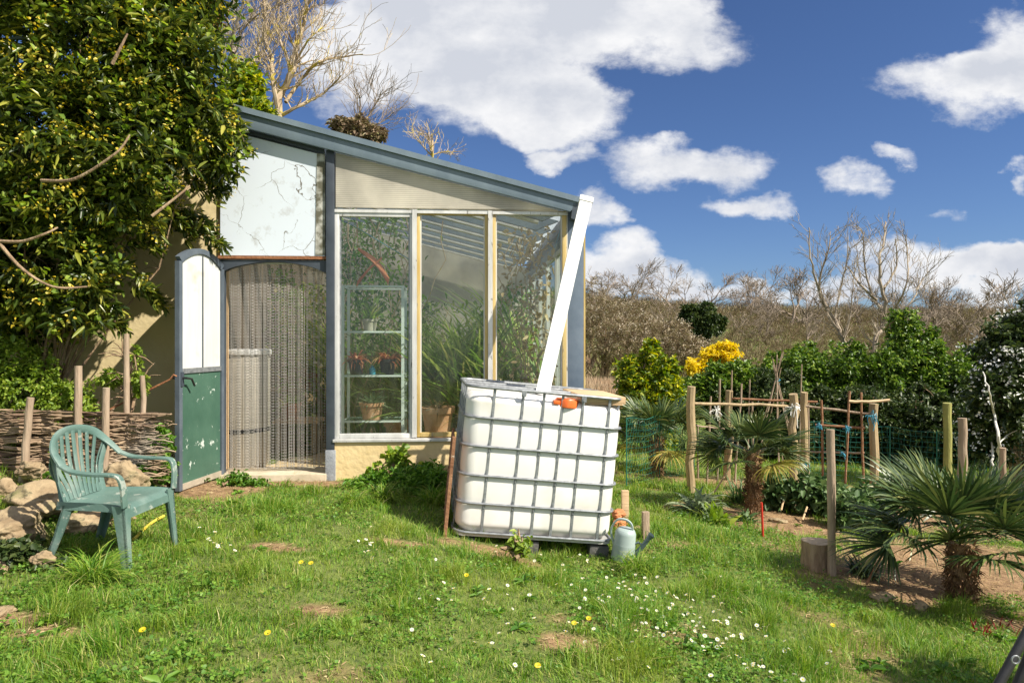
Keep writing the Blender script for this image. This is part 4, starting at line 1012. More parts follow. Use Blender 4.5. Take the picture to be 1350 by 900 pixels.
def icorock(name, loc, s, seed, m, label, cat='rock', group=None, rot=0, rough=.22):
    import bmesh
    me = bpy.data.meshes.new(name); bm = bmesh.new(); bmesh.ops.create_icosphere(bm, subdivisions=5, radius=1)
    r = random.Random(seed); pl = [(Vector((r.gauss(0, 1), r.gauss(0, 1), r.gauss(0, .8))).normalized(), r.uniform(.62, .92)) for _ in range(11)]
    from mathutils import noise as mn
    for v in bm.verts:
        c = v.co.normalized(); k = 1.0
        for n_, dd in pl:
            t = c.dot(n_)
            if t > 0: k = min(k, dd/t)
        nn = mn.fractal(c*1.6+Vector((seed, 0, 0)), .9, 2.1, 5)
        nn2 = mn.fractal(c*6+Vector((seed, 3, 0)), .9, 2.1, 3)
        nn3 = mn.fractal(c*14+Vector((seed, 5, 0)), .8, 2.1, 3); v.co = c*(k*(1+nn*rough)+nn2*.05+nn3*.02)
    for v in bm.verts: v.co = Vector((v.co.x*s[0], v.co.y*s[1], v.co.z*s[2]))
    bm.to_mesh(me); bm.free(); o = link_mesh(name, me, m, None, True); o.location = loc; o.rotation_euler = (0, 0, rot); tag(o, label, cat, group); return o
for (px, py, Y, s, lab) in [(817, 690, 5.75, .06, 'upper orange broken brick beside the tank'), (822, 700, 5.6, .055, 'lower broken brick behind the watering can'), (836, 703, 5.7, .05, 'small tan stone behind the watering can spout'), (815, 678, 5.8, .055, 'pale stone on top of the brick pile')]:
    x = (px-675)/F*Y; z = max(G(x, Y)+s*.3, 1.3-(py-450)/F*Y)
    icorock('brick_fragment' if 'brick' in lab else 'stone', (x, Y, z), (s*1.2, s, s*.8), px, M_['brick'] if 'brick' in lab else M_['rock'], lab, 'brick' if 'brick' in lab else 'stone')
def stub(px, py0, py1, Y, w, lab, m='wood', name='wooden_stake', tilt=0, square=True, cat='stake'):
    x = (px-675)/F*Y; z0 = 1.3-(py1-450)/F*Y; z1 = 1.3-(py0-450)/F*Y; zb = min(z0, G(x, Y))-.08
    rs = random.Random(px*3+int(Y*10)); b = MB()
    n = 8; H = z1-zb; rad = []; pts = []
    for i in range(n+1):
        t = i/n; pts.append((tilt*t*H+rs.gauss(0, w*.04), rs.gauss(0, w*.04), t*H)); rad.append(w/2*(1.06-.1*t+rs.gauss(0, .035)))
    if square: b.box(-w/2, w/2, -w*.35, w*.35, 0, H)
    else: b.tube(pts, rad, 12)
    o = b.build(name, M_[m], None, smooth=not square, bevel=.004 if square else 0); o.location = (x, Y, zb); o.rotation_euler = (0, 0, rs.uniform(-.3, .3))
    if square: o.rotation_euler = (0, tilt, rs.uniform(-.3, .3))
    tag(o, lab, cat); return o
stub(824, 646, 684, 5.9, .06, 'split wooden stake standing behind the brick pile', 'plank')
stub(851, 674, 712, 5.45, .055, 'short weathered brown stake right of the watering can', 'wood')

# ---------------------------------------------------------------- left: wattle fence, rocks, hose, rod
def wattle():
    root = empty('wattle_fence', (-3.6, 5.05, G(-3.6, 5.05))); tag(root, 'low woven wattle fence of brown sticks behind the chair', 'fence')
    base = Vector(root.location); rs = random.Random(9)
    yf = lambda x: 5.05+.12*math.sin(x*1.3)+.28*(x+2.7)*.2
    b = MB(); x0, x1 = -5.2, -2.62
    for k in range(230):
        z = rs.uniform(.0, .50); L_ = rs.uniform(.5, 1.9); xa = rs.uniform(x0, x1-.3); xb = min(xa+L_, x1+rs.uniform(-.05, .12)); ph = rs.choice((0, math.pi))
        pts = []; n = 14; sl_ = rs.gauss(0, .03)+( -.05 if rs.random() < .2 else 0)
        if rs.random() < .25: sl_ = rs.uniform(-.1, .4)
        for i in range(n+1):
            x = xa+(xb-xa)*i/n; zz = min(z+sl_*(x-xa)+rs.gauss(0, .006), .53)
            pts.append(Vector((x, yf(x)+.045*math.sin(x*math.pi/.32+ph)+rs.gauss(0, .008), zz+.23+.1*min(0, x+2.9)*-1*.3))-Vector((base.x, base.y, base.z))+Vector((0, 0, 0)))
        r = rs.uniform(.004, .0125); b.tube(pts, [r*(1-.5*i/n) for i in range(n+1)], 5)
    b.build('woven_sticks', mat('stick_wood', (.16, .10, .065), (.42, .31, .2), 3, .9, bump=.4, third=((.3, .26, .21), 2, .55)), root)
    for (px, yt, Y, r, tl) in ((40, 524, 4.95, .026, .12), (103, 482, 5.1, .028, .0), (140, 511, 5.05, .026, .02), (167, 440, 5.15, .022, .0), (189, 495, 5.2, .02, .03)):
        pt = P(px, yt, Y); lb = Vector((pt.x-tl*.5, Y, G(pt.x, Y)-.05)); n = 6; pts = [lb.lerp(pt, i/n)+Vector((rs.gauss(0, .003), rs.gauss(0, .003), 0))-base for i in range(n+1)]
        q = MB(); q.tube(pts, [r*(1.05-.12*i/n) for i in range(n+1)], 12); q.build('stake', M_['wood'], root, smooth=True)
wattle()
rocks = [(20, 697, 4.05, (.22, .18, .12), 'large cream limestone rock at the lower left edge', 3), (62, 660, 4.5, (.25, .2, .13), 'broad limestone rock under the chair back', 4), (40, 618, 4.9, (.10, .09, .07), 'small limestone rock at the foot of the wattle fence', 5),
         (165, 636, 4.75, (.18, .14, .15), 'sunlit limestone rock behind the chair seat', 6), (120, 690, 4.5, (.16, .15, .1), 'shaded limestone rock between the chair legs', 8), (5, 650, 4.6, (.13, .12, .10), 'limestone rock cut by the left edge of the picture', 12),
         (5, 750, 3.7, (.08, .07, .05), 'small tan stone in the grass at the left edge', 13), (55, 738, 3.75, (.07, .05, .05), 'small tan stone beside the ivy left of the chair', 14), (2, 812, 3.15, (.06, .05, .03), 'flat tan stone in the lower left corner', 15)]
for (px, py, Y, s, lab, sd) in rocks:
    x = (px-675)/F*Y; z = 1.3-(py-450)/F*Y; icorock('rock', (x, Y, max(z, G(x, Y)-.0)), s, sd, M_['rock'], lab, 'rock', 'limestone rocks left of the chair', sd*.7)
def tube_thing(name, pts, r, m, lab, cat, n=10):
    o = empty(name, pts[0]); tag(o, lab, cat); b = MB(); p0 = Vector(pts[0]); b.tube([Vector(p)-p0 for p in spline(pts, n)], r, 8); b.build(cat.split()[-1], m, o, smooth=True); return o
hx = [P(216, 662, 4.85), P(202, 668, 4.7), P(188, 680, 4.5), P(180, 694, 4.35), P(176, 705, 4.3)]
for q in hx: q.z = G(q.x, q.y)+.02
b = MB(); b.tube(spline(hx, 8), .010, 8); o = b.build('hose', M_['hose'], None, smooth=True); tag(o, 'piece of yellow garden hose in the grass behind the chair', 'hose')
b = MB(); b.tube([P(128, 548, 5.3), P(180, 522, 5.4), P(224, 500, 5.45), P(229, 494, 5.45), P(233, 496, 5.46)], .008, 6); o = b.build('rusty_rod', M_['rust'], None, smooth=True); tag(o, 'thin rusty rod hooked to the edge of the open door', 'rod')

# ---------------------------------------------------------------- vegetation makers
def shrub(name, loc, ells, nsprig, nl, ll, lw, m, label, cat, rs, trunkm='bark', group=None, extra=None, core=True, spread=.9, twig=.12, stems=5, inner=.5, upb=.35, rstem=1.0):
    """ells in local coordinates"""
    root = empty(name, loc); tag(root, label, cat, group)
    C, D = shell_pts(ells, nsprig, rs, inner)
    D = unit(D+np.array([[0, 0, upb]])+rs.normal(0, .35, D.shape))
    Bs, Ds = sprigs(C, D, nl, twig, spread, rs); n = len(Bs)
    leaves_mesh('foliage', Bs, Ds, rs.uniform(.55, 1.25, n)*ll, rs.uniform(.7, 1.15, n)*lw, M_[m], root, rs=rs)
    mb = MB(); rr = random.Random(int(rs.integers(1e6)))
    e = np.array(ells); 
    for k in range(stems):
        j = rr.randrange(len(e)); c = Vector(e[j, :3]); c += Vector((rr.uniform(-.3, .3)*e[j, 3], rr.uniform(0, .4)*e[j, 4], rr.uniform(-.2, .3)*e[j, 5]))
        pts = [Vector((rr.gauss(0, .06), rr.gauss(0, .06), -.05))]
        for i in range(1, 6):
            t = i/5; pts.append(Vector((0, 0, 0)).lerp(c, t)+Vector((rr.gauss(0, .05), rr.gauss(0, .05), rr.gauss(0, .03))))
        r0 = (.012+.012*max(c.length, .3))*rstem; mb.tube(pts, [r0*(1.1-.85*i/5) for i in range(6)], 7, cap=False)
        for i in range(2, 6):
            for _ in range(3):
                d = Vector((rr.gauss(0, 1), rr.gauss(0, 1), rr.gauss(.4, .7))).normalized(); c_l = min(c.length, .8); mb.tube([pts[i], pts[i]+d*.12*c_l+Vector((0, 0, .02)), pts[i]+d*.22*c_l], [r0*.3, r0*.2, r0*.08], 4, cap=False)
    mb.build('stems', M_[trunkm], root, smooth=True)
    if extra:
        for (nm, mm, frac, size, off) in extra:
            k = rs.random(len(C)) < frac; Cc = C[k]+D[k]*off; nn = 7
            Cf = np.repeat(Cc, nn, 0)+rs.normal(0, size*.8, (len(Cc)*nn, 3)); leaves_mesh(nm, Cf, rs.normal(0, 1, Cf.shape)+np.array([[0, 0, .5]]), size*rs.uniform(.6, 1.2, len(Cf)), size*.7, M_[mm], root, rs=rs)
    return root
VR = np.random.default_rng(77)
def E(px, py, Y, rx, ry, rz):   # world ellipsoid centre from a direction, radii in metres
    p = P(px, py, Y); return (p.x, p.y, p.z, rx, ry, rz)
def local(ells, loc): return [(e[0]-loc[0], e[1]-loc[1], e[2]-loc[2], e[3], e[4], e[5]) for e in ells]

def laurel():
    base = (-3.9, 5.6, .4)
    ells = [E(120, 60, 4.7, .75, .5, .6), E(60, 200, 4.6, .8, .55, .65), E(200, 120, 4.9, .55, .45, .6), E(125, 245, 4.8, .52, .42, .42), E(40, 350, 4.7, .7, .45, .5), E(80, 335, 4.9, .38, .34, .28),
            E(236, 150, 5.2, .32, .3, .38), E(210, 190, 5.1, .28, .28, .22), E(70, 415, 5.3, .34, .3, .17), E(10, 420, 5.3, .45, .35, .25), E(190, -20, 5.0, .7, .6, .5), E(-120, 100, 4.9, .9, .8, 1.0), E(-150, 300, 5.0, .9, .6, .8), E(30, -80, 4.8, 1.1, .9, .6), E(290, 205, 5.5, .16, .16, .22)]
    back = []
    for (ex, ey, ez, ea, eb, ec) in ells:
        k = (ey+.55)/ey if ey < 5.25 else (ey+.3)/ey
        back.append((ex*k, ey*k, CAMZ+(ez-CAMZ)*k, ea*k, eb*.8, ec*k))
    ells = back; loc_e = local(ells, base)
    root = shrub('laurel_bush', base, loc_e, 7800, 8, .108, .031, 'laurel', 'huge dark laurel bush with yellow blossom overhanging the wall at the left', 'bush', VR, 'bark', extra=[('blossom', 'flower', .24, .030, .05), ('young_leaves', 'laurelyoung', .22, .055, .03)], stems=30, rstem=.25, inner=.45, spread=.75, twig=.13)
    # hanging twigs near the white panel and wall
    tips = [(300, 200, 5.9), (318, 185, 5.95), (325, 205, 5.9), (310, 235, 5.9), (290, 262, 5.95), (296, 330, 6.1), (280, 300, 6.05), (262, 310, 6.0), (222, 330, 5.8), (222, 398, 5.8), (165, 435, 5.5), (240, 290, 5.9), (225, 260, 5.8), (308, 252, 6.0), (322, 170, 5.95)]
    mb = MB(); C = []; D = []; rr = random.Random(3)
    for (px, py, Y) in tips:
        e = P(px, py, Y); s = P(max(px-42, 60), py-18+rr.uniform(-25, 20), Y-.15); pts = spline([s, s.lerp(e, .5)+Vector((rr.gauss(0, .03), 0, rr.uniform(.02, .09))), e], 5); mb.tube([p-Vector(base) for p in pts], [.005*(1-.08*i) for i in range(len(pts))], 5, cap=False)
        for i, p in enumerate(pts[1:]):
            for _ in range(2):
                C.append(tuple(p-Vector(base)+Vector((rr.gauss(0, .035), rr.gauss(0, .035), rr.gauss(0, .03))))); dd = (e-s).normalized()+Vector((rr.gauss(0, .5), rr.gauss(0, .5), rr.gauss(.1, .5))); D.append(tuple(dd))
    mb.build('hanging_twigs', M_['bark'], root, smooth=True)
    Bs, Ds = sprigs(np.array(C), np.array(D), 8, .1, .8, VR); leaves_mesh('twig_leaves', Bs, Ds, VR.uniform(.06, .1, len(Bs)), VR.uniform(.022, .034, len(Bs)), M_['laurel'], root, rs=VR)
    Cf = np.repeat(np.array(C)[::3], 9, 0); Cf = Cf+VR.normal(0, .018, Cf.shape); leaves_mesh('twig_blossom', Cf, VR.normal(0, 1, Cf.shape), .018, .013, M_['flower'], root, rs=VR)
    for pl in ([(55, 238, 4.05), (90, 238, 4.0), (115, 228, 4.0), (145, 208, 4.0), (160, 195, 4.02), (171, 178, 4.05)], [(0, 318, 4.0), (30, 318, 4.0), (60, 308, 4.0), (76, 300, 4.05)], [(0, 322, 4.0), (30, 355, 4.0), (70, 378, 4.0), (115, 378, 4.1)], [(148, 85, 4.1), (158, 65, 4.1), (168, 45, 4.12)], [(200, 285, 4.7), (235, 258, 4.8), (250, 245, 4.9)]):
        pts = spline([P(*q)-Vector(base) for q in pl], 6); n = len(pts); mb = MB(); mb.tube(pts, [.011*(1-.55*i/n) for i in range(n)], 7); mb.build('bare_branch', M_['bark'], root, smooth=True)
laurel()
# brown-leaved treetop behind the laurel
def tree(name, loc, h, label, cat, seed, m='lichenbark', depth=4, r=.06, nchild=3, spread=.6, upb=.2, foliage=None, group=None, lean=(0, 0), shrink=.68, wig=.12, first=.35, segs=4):
    root = empty(name, loc); tag(root, label, cat, group); rs = random.Random(seed)
    mb = MB(); branch_tree(mb, (0, 0, -.1), (lean[0], lean[1], 1), h*first, r, depth, rs, nchild, spread, shrink, upb, wig, 6, segs, .0042)
    mb.build('trunk', M_[m], root, smooth=True)
    return root
t = shrub('brown_leaf_tree', (-4.3, 9.0, 3.0-2.0), local([E(262, 15, 9, .35, .3, .28), E(240, 45, 9, .25, .3, .25), E(225, 0, 9, .5, .4, .4)], (-4.3, 9.0, 1.0)), 900, 8, .07, .04, 'brownleaf', 'brown-leaved treetop above the laurel bush at the top left', 'tree', VR, stems=4)
t = shrub('ivy_bush', (-4.4, 10.5, .4), local([E(325, 115, 10.5, .30, .3, .42), E(305, 135, 10.5, .25, .3, .3), E(345, 150, 10.5, .2, .3, .25)], (-4.4, 10.5, .4)), 700, 8, .10, .045, 'yellowgreen', 'yellow-green leafy bush rising behind the upper roof end', 'bush', VR, stems=5)
t = shrub('ivy_stump', (-2.9, 13, .3), local([E(470, 172, 13, .42, .35, .26), E(490, 180, 13, .3, .3, .2), E(452, 165, 13, .25, .3, .15)], (-2.9, 13, .3)), 700, 8, .09, .05, 'scrub', 'clipped brown ivy clump just above the roof line', 'bush', VR, stems=6)
def forked(px, Y, lab, stems, seed, m='palebark', group='pale bare trees behind the hedge', tw=.62, base_y=None, name='forked_bare_tree'):
    """bare tree: each main limb follows a line of points, twigs grow from it"""
    x = (px-675)/F*Y; g = G(x, Y); base = Vector((x, Y, g)); root = empty(name, base); tag(root, lab, 'tree', group); rs = random.Random(seed); mb = MB()
    for st, r in stems:
        p0 = [Vector((0, 0, -.1))] if st[0] == 'root' else []
        st = st[1:] if st[0] == 'root' else st
        pts = spline(p0+[P(a, b, Y+rs.uniform(-.3, .3)*(i > 0))-base for i, (a, b) in enumerate(st)], 5); n = len(pts); rad = [max(r*(1-.8*i/n), .006) for i in range(n)]
        pts = [p+Vector((rs.gauss(0, r*.25), rs.gauss(0, r*.25), 0)) for p in pts]
        mb.tube(pts, rad, 7, cap=False)
        for i in range(3, n-1):
            for _ in range(2 if i < n*.8 else 1):
                if tw > .3 and rs.random() < .8:
                    d = (pts[i+1]-pts[i]).normalized(); o = Matrix.Rotation(rs.uniform(0, 6.28), 3, d) @ d.orthogonal().normalized(); branch_tree(mb, pts[i], (d*.8+o*.7+Vector((0, 0, .25))).normalized(), rs.uniform(.25, .62)*tw, max(rad[i]*.42, .007), 2, rs, 2, .6, .72, .15, .16, 4, 4, .0045)
    mb.build('trunk', M_[m], root, smooth=True)
forked(367, 12, 'yellow-lichened bare tree behind the roof with one long branch reaching right', [(['root', (367, 160), (374, 120), (386, 88), (392, 58), (399, 28), (410, -10), (415, -60)], .075), ([(367, 150), (361, 110), (356, 72), (349, 45), (347, 0), (340, -50)], .045), ([(376, 135), (398, 104), (420, 82), (448, 76), (478, 72)], .035), ([(372, 152), (398, 138), (428, 122), (450, 100)], .035), ([(390, 80), (405, 55), (418, 42), (430, 32)], .022), ([(385, 90), (372, 60), (366, 30), (372, -20)], .03)], 3, 'lichenbark', 'bare trees behind the roof', .8, name='bare_tree')
forked(308, 12, 'slender pale bare tree between the laurel and the lichened tree', [(['root', (308, 150), (307, 95), (306, 60), (313, 30), (323, -10), (330, -50)], .05), ([(307, 100), (290, 85), (280, 65), (272, 50)], .022), ([(308, 70), (320, 40), (345, 15), (372, -10)], .028), ([(307, 110), (325, 90), (345, 82), (362, 72)], .022)], 6, 'palebark', 'bare trees behind the roof', .8, name='bare_tree')
forked(330, 13.2, 'yellowish bare tree standing behind the slender pale one', [(['root', (325, 150), (324, 120), (331, 90), (342, 60), (350, 25), (352, -20)], .05), ([(328, 110), (312, 80), (302, 50), (300, 10)], .03), ([(335, 80), (352, 60), (360, 40)], .02)], 9, 'lichenbark', 'bare trees behind the roof', .9, name='bare_tree')
forked(468, 14, 'small twiggy bare tree rising over the ivy clump', [(['root', (468, 185), (470, 160), (475, 135), (470, 118)], .035), ([(469, 170), (488, 150), (498, 132), (505, 118)], .025), ([(469, 178), (490, 168), (508, 158), (520, 148)], .02)], 12, 'fartwig', 'bare trees behind the roof', .9, name='bare_tree')
forked(568, 15, 'little bare treetop just above the middle of the roof', [(['root', (570, 215), (569, 200), (566, 185), (563, 175)], .035), ([(569, 205), (585, 200), (600, 203)], .015), ([(569, 205), (555, 190), (545, 180)], .018)], 15, 'lichenbark', 'bare trees behind the roof', .5, name='bare_tree')
# low greenery at the fence
shrub('box_shrub', (-3.75, 5.5, .35), local([E(30, 515, 5.28, .46, .2, .26), E(85, 530, 5.28, .24, .16, .18), E(10, 470, 5.4, .3, .3, .25), E(-60, 510, 5.3, .5, .3, .35)], (-3.75, 5.5, .35)), 2200, 9, .034, .02, 'laurelyoung', 'bright green small-leaved shrub over the wattle fence at the left', 'shrub', VR, spread=.9, twig=.06)
shrub('box_shrub', (-3.1, 5.4, .3), local([E(145, 500, 5.35, .10, .1, .08), E(185, 505, 5.3, .07, .07, .13), E(115, 545, 5.2, .09, .1, .07), E(180, 470, 5.4, .05, .05, .1)], (-3.1, 5.4, .3)), 260, 8, .035, .02, 'laurelyoung', 'wispy green shoots among the stakes right of the small-leaved shrub', 'shrub', VR, spread=.9, twig=.06)
shrub('ivy_patch', (-3.0, 3.9, .1), local([E(20, 728, 3.8, .15, .15, .07), E(60, 750, 3.75, .12, .12, .05), E(-10, 750, 3.7, .14, .14, .08)], (-3.0, 3.9, .1)), 300, 7, .045, .034, 'darkhedge', 'dark ivy leaves around the rocks left of the chair', 'ivy', VR, spread=1.0, twig=.05, stems=3)
shrub('ivy_patch', (-2.65, 4.7, .1), local([E(75, 640, 4.8, .12, .1, .1), E(120, 640, 4.85, .1, .1, .09), E(200, 620, 5.2, .16, .14, .14), E(213, 585, 5.5, .09, .09, .16)], (-2.65, 4.7, .1)), 420, 7, .045, .032, 'weed', 'green leafy weeds growing under the wattle fence behind the chair', 'weeds', VR, spread=1.0, twig=.05, stems=3)

# plinth weeds
shrub('leafy_weed', P(530, 650, 6.0), [(0, 0, .10, .45, .2, .14), (.25, .05, .12, .3, .2, .17), (-.25, 0, .06, .25, .15, .1)], 600, 8, .06, .022, 'weed', 'clump of leafy weeds against the ochre plinth left of the tank', 'weeds', VR, stems=4, spread=.8)
shrub('young_fig', P(520, 640, 6.15), [(.02, 0, .24, .12, .06, .12), (-.16, 0, .15, .08, .05, .08), (.3, 0, .12, .05, .05, .1)], 40, 6, .085, .07, 'laurelyoung', 'young broad-leaved seedling in front of the plinth', 'seedling', VR, stems=5, spread=.9)
shrub('leafy_weed', P(315, 636, 6.0), [(0, 0, .04, .1, .08, .08), (.16, 0, .0, .12, .06, .04), (-.1, 0, .0, .12, .06, .04)], 130, 7, .045, .02, 'weed', 'small green weed at the foot of the doorway threshold', 'weeds', VR, stems=3)
shrub('leafy_weed', P(678, 722, 4.6), [(0, 0, .03, .05, .04, .05), (.06, 0, .02, .04, .04, .03)], 30, 7, .055, .03, 'laurelyoung', 'bright green weed in front of the tank pallet', 'weeds', VR, stems=3)

# ---------------------------------------------------------------- palms
def fan(rs, n=38, length=.45, span=215, w=.022, droop=.35):
    """one fan frond from the origin along +x (petiole) ; returns V,Q"""
    V = []; Q = []
    pet = length*.95
    # petiole
    for i in range(5):
        t = i/4; p = np.array([pet*t, 0, -.04*t*t]); V += [p+(0, -.008+.003*t, 0), p+(0, .008-.003*t, 0)]
    for i in range(4): k = 2*i; Q.append((k, k+1, k+3, k+2))
    hub = np.array([pet, 0, -.04])
    for s in range(n):
        a = R(span)*(s/(n-1)-.5)+rs.normal(0, .015); L_ = length*(1-.28*abs(s/(n-1)-.5)*2)*rs.uniform(.88, 1.08); e = -.05+rs.normal(0, .05)+.14*(math.cos(a)); k0 = len(V); p = hub.copy(); S = 5
        fold = .35 if s % 2 else -.35; dr = droop*rs.uniform(.5, 1.5)
        for i in range(S+1):
            t = i/S; ww = w*.5*(.45+1.1*t if t < .45 else .95*(1-((t-.45)/.55)**1.6))+.0006
            side = np.array([-math.sin(a), math.cos(a), fold])
            V += [p-side*ww, p+side*ww]
            e2 = e-dr*t*t*1.6
            p = p+np.array([math.cos(a)*math.cos(e2), math.sin(a)*math.cos(e2), math.sin(e2)])*L_/S
        for i in range(S): k = k0+2*i; Q.append((k, k+1, k+3, k+2))
    return np.array(V), np.array(Q)
def palm(loc, th, tr, L_, nfr, label, seed, dead=2, elev=(1.25, -.25)):
    rs = np.random.default_rng(seed); root = empty('fan_palm', loc); tag(root, label, 'palm')
    b = MB(); b.lathe([(tr*1.15, -.1), (tr*1.1, .02), (tr*.85, th*.3), (tr*.95, th*.65), (tr*.8, th)], 14); tk = b.build('trunk', M_['soil'], root, smooth=True)
    n = 1100; a = rs.uniform(0, 6.283, n); z = rs.uniform(0, th, n); C = np.stack([np.cos(a)*tr*.85, np.sin(a)*tr*.85, z], 1)
    D = np.stack([np.cos(a)*.5, np.sin(a)*.5, rs.uniform(.2, 1.3, n)*rs.choice([1, 1, -1], n)], 1)+rs.normal(0, .25, (n, 3)); leaves_mesh('trunk_fibre', C, D, rs.uniform(.03, .09, n), rs.uniform(.003, .013, n), M_['fibre'], tk, rs=rs)
    for k in range(nfr):
        t = k/(nfr-1); el = elev[0]+(elev[1]-elev[0])*t+rs.normal(0, .08); az = k*2.3999+rs.normal(0, .15); Lk = L_*(.75+.35*min(1, t*2.5))*rs.uniform(.9, 1.08)
        V, Q = fan(rs, 40, Lk, 215 if t < .8 else 190, .019*L_/.45, .25+.5*t)
        Mx = Matrix.Translation((0, 0, th-.02)) @ Matrix.Rotation(az, 4, 'Z') @ Matrix.Rotation(-el, 4, 'Y') @ Matrix.Rotation(rs.normal(0, .25), 4, 'X'); A = np.array(Mx); V = V @ A[:3, :3].T+A[:3, 3]
        link_mesh('frond', np_mesh('frond', V, Q), M_['palmold'] if k >= nfr-dead else M_['palm'], root)
    return root
palm((2.42, 6.85, G(2.42, 6.85)-.03), .66, .062, .335, 24, 'fan palm with a shaggy brown trunk in the middle of the vegetable plot', 5, 1, (1.2, -.1))
palm(((1268-675)/F*4.65, 4.65, G(3.06, 4.65)-.03), .42, .082, .40, 32, 'nearest fan palm, cut by the right edge of the picture', 8, 1, (1.25, .0))
palm(((866-675)/F*9.4, 9.4, G(2.0, 9.4)), .55, .09, .42, 24, 'fan palm behind the green netting, right of the tank', 11, 2, (1.25, -.25))

# ---------------------------------------------------------------- posts, frames and netting in the garden
def round_post(px, py0, Y, w, lab, m='palewood', name='fence_post', tilt=0, cat='post', lvl=None):
    x = (px-675)/F*Y; g = G(x, Y)
    return stub(px, py0, 450+(1.3-g)*F/Y, Y, w, lab, m, name, tilt, False, cat)
# the near weathered post and stump
round_post(1097, 566, 5.0, .058, 'weathered grey wooden post standing alone beside the tree stump', 'wood', 'wooden_post', -.01)
def stump():
    x, y = (1079-675)/F*5.12, 5.15; o = empty('tree_stump', (x, y, G(x, y)-.03)); tag(o, 'low round tree stump beside the weathered post', 'stump'); rs = random.Random(2)
    V = []; n = 26
    prof = [(.125, 0), (.112, .05), (.105, .15), (.108, .235)]
    wob = [1+.07*math.sin(3*2*math.pi*k/n+1)+rs.gauss(0, .03) for k in range(n)]
    for r, z in prof:
        for k in range(n): a = 2*math.pi*k/n; V.append((r*wob[k]*math.cos(a), r*wob[k]*math.sin(a), z))
    F_ = [(i*n+k, i*n+(k+1) % n, (i+1)*n+(k+1) % n, (i+1)*n+k) for i in range(3) for k in range(n)]
    b = MB(); b.add(V, F_); b.build('bark', M_['bark'], o, smooth=True)
    b = MB(); b.add(V[3*n:], [tuple(range(n))]); top = b.build('cut_top', mat('cut_wood', (.34, .26, .17), (.46, .36, .25), 14, .9, bump=.3), o); top.location = (0, 0, 0)
stump()
# trellis: posts, canes, rails. One thing tied together
def trellis():
    base = Vector(((1000-675)/F*8.3, 8.3, G(3, 8.3))); root = empty('cane_trellis', base); tag(root, 'long trellis of round posts, bamboo canes and poles tied with cord over the vegetable plot', 'trellis')
    rs = random.Random(6)
    def bar(name, a, b, r, m, n=6, sides=9, wob=.25):
        q = MB(); a = Vector(a)-base; b = Vector(b)-base
        q.tube([a.lerp(b, i/n)+Vector((rs.gauss(0, r*wob), rs.gauss(0, r*wob), rs.gauss(0, r*wob))) for i in range(n+1)], [r*rs.uniform(.93, 1.07) for _ in range(n+1)], sides); return q.build(name, M_[m], root, smooth=True)
    def up(px, py, Y, r, m, name='post', dx=0):
        a = P(px, py, Y); bar(name, (a.x+dx, Y, G(a.x, Y)-.05), a, r, m)
    up(911, 510, 7.9, .050, 'palewood'); up(960, 516, 9.3, .050, 'palewood'); up(1045, 520, 8.3, .048, 'palewood'); up(1060, 518, 9.0, .045, 'palewood'); up(1151, 530, 8.0, .048, 'palewood', dx=.03)
    for (px, py, Y, dx) in ((1083, 527, 8.2, .02), (1120, 516, 7.9, -.06), (1135, 517, 8.0, .04), (937, 522, 8.6, -.05), (978, 505, 9.2, -.1), (949, 500, 8.8, -.03), (1066, 530, 9.2, 0), (992, 530, 9.4, 0), (920, 560, 9.4, 0)): up(px, py, Y, .013, 'slatwood' if px in (1083, 1120, 1135) else 'wood', 'cane', dx)
    for (a, b, r, m) in (((912, 532, 7.9), (1042, 535, 8.3), .017, 'palewood'), ((955, 525, 9.3), (1078, 530, 9.0), .015, 'slatwood'), ((1062, 535, 8.3), (1148, 546, 8.0), .015, 'wood'), ((1118, 529, 7.9), (1172, 528, 7.9), .016, 'plank'), ((1075, 560, 8.2), (1140, 564, 8.0), .014, 'slatwood'), ((1060, 595, 8.3), (1140, 597, 8.0), .012, 'wood'), ((908, 560, 7.9), (955, 565, 9.2), .01, 'wood')):
        bar('rail', P(*a), P(*b), r, m)
    for (px, py, Y, m, s) in ((1151, 548, 7.93, 'bluecord', .07), (1117, 563, 7.85, 'bluecord', .04), (1064, 611, 8.9, 'bluecord', .05), (1158, 648, 7.9, 'bluecord', .06), (1080, 560, 8.1, 'bluecord', .03), (1047, 537, 8.2, 'whitecloth', .07), (945, 540, 8.5, 'whitecloth', .08), (1111, 597, 7.9, 'bluecord', .03)):
        q = MB(); c = P(px, py, Y)-base
        for k in range(16):
            d = Vector((rs.gauss(0, s*.5), rs.gauss(0, s*.5), rs.gauss(0, s*.35))); e = c+d+Vector((rs.gauss(0, s*.3), rs.gauss(0, s*.3), -abs(rs.gauss(0, s))))
            q.tube(spline([c+d*.3, c+d, e], 3), .004 if m == 'bluecord' else .006, 4)
        q.build('tie', M_[m], root)
trellis()
def teepee():
    base = P(1022, 590, 10.2); base.z = G(base.x, 10.2); root = empty('cane_teepee', base); tag(root, 'tied teepee of thin bean canes behind the trellis', 'teepee'); rs = random.Random(12)
    for k in range(7):
        a = k/7*6.28; foot = Vector((.42*math.cos(a), .42*math.sin(a), -.05)); t = Vector((.04, 0, 1.55))+Vector((-.08*math.cos(a), -.08*math.sin(a), rs.uniform(.05, .35)))
        q = MB(); q.tube([foot, foot.lerp(t, .5)+Vector((rs.gauss(0, .02), 0, 0)), t], [.011, .010, .007], 6); q.build('cane', M_['wood'], root)
    q = MB(); q.tube([(.04+.03*math.cos(a/3), .03*math.sin(a/3), 1.35+.004*a) for a in range(24)], .006, 5); q.build('tie', M_['bluecord'], root)
teepee()
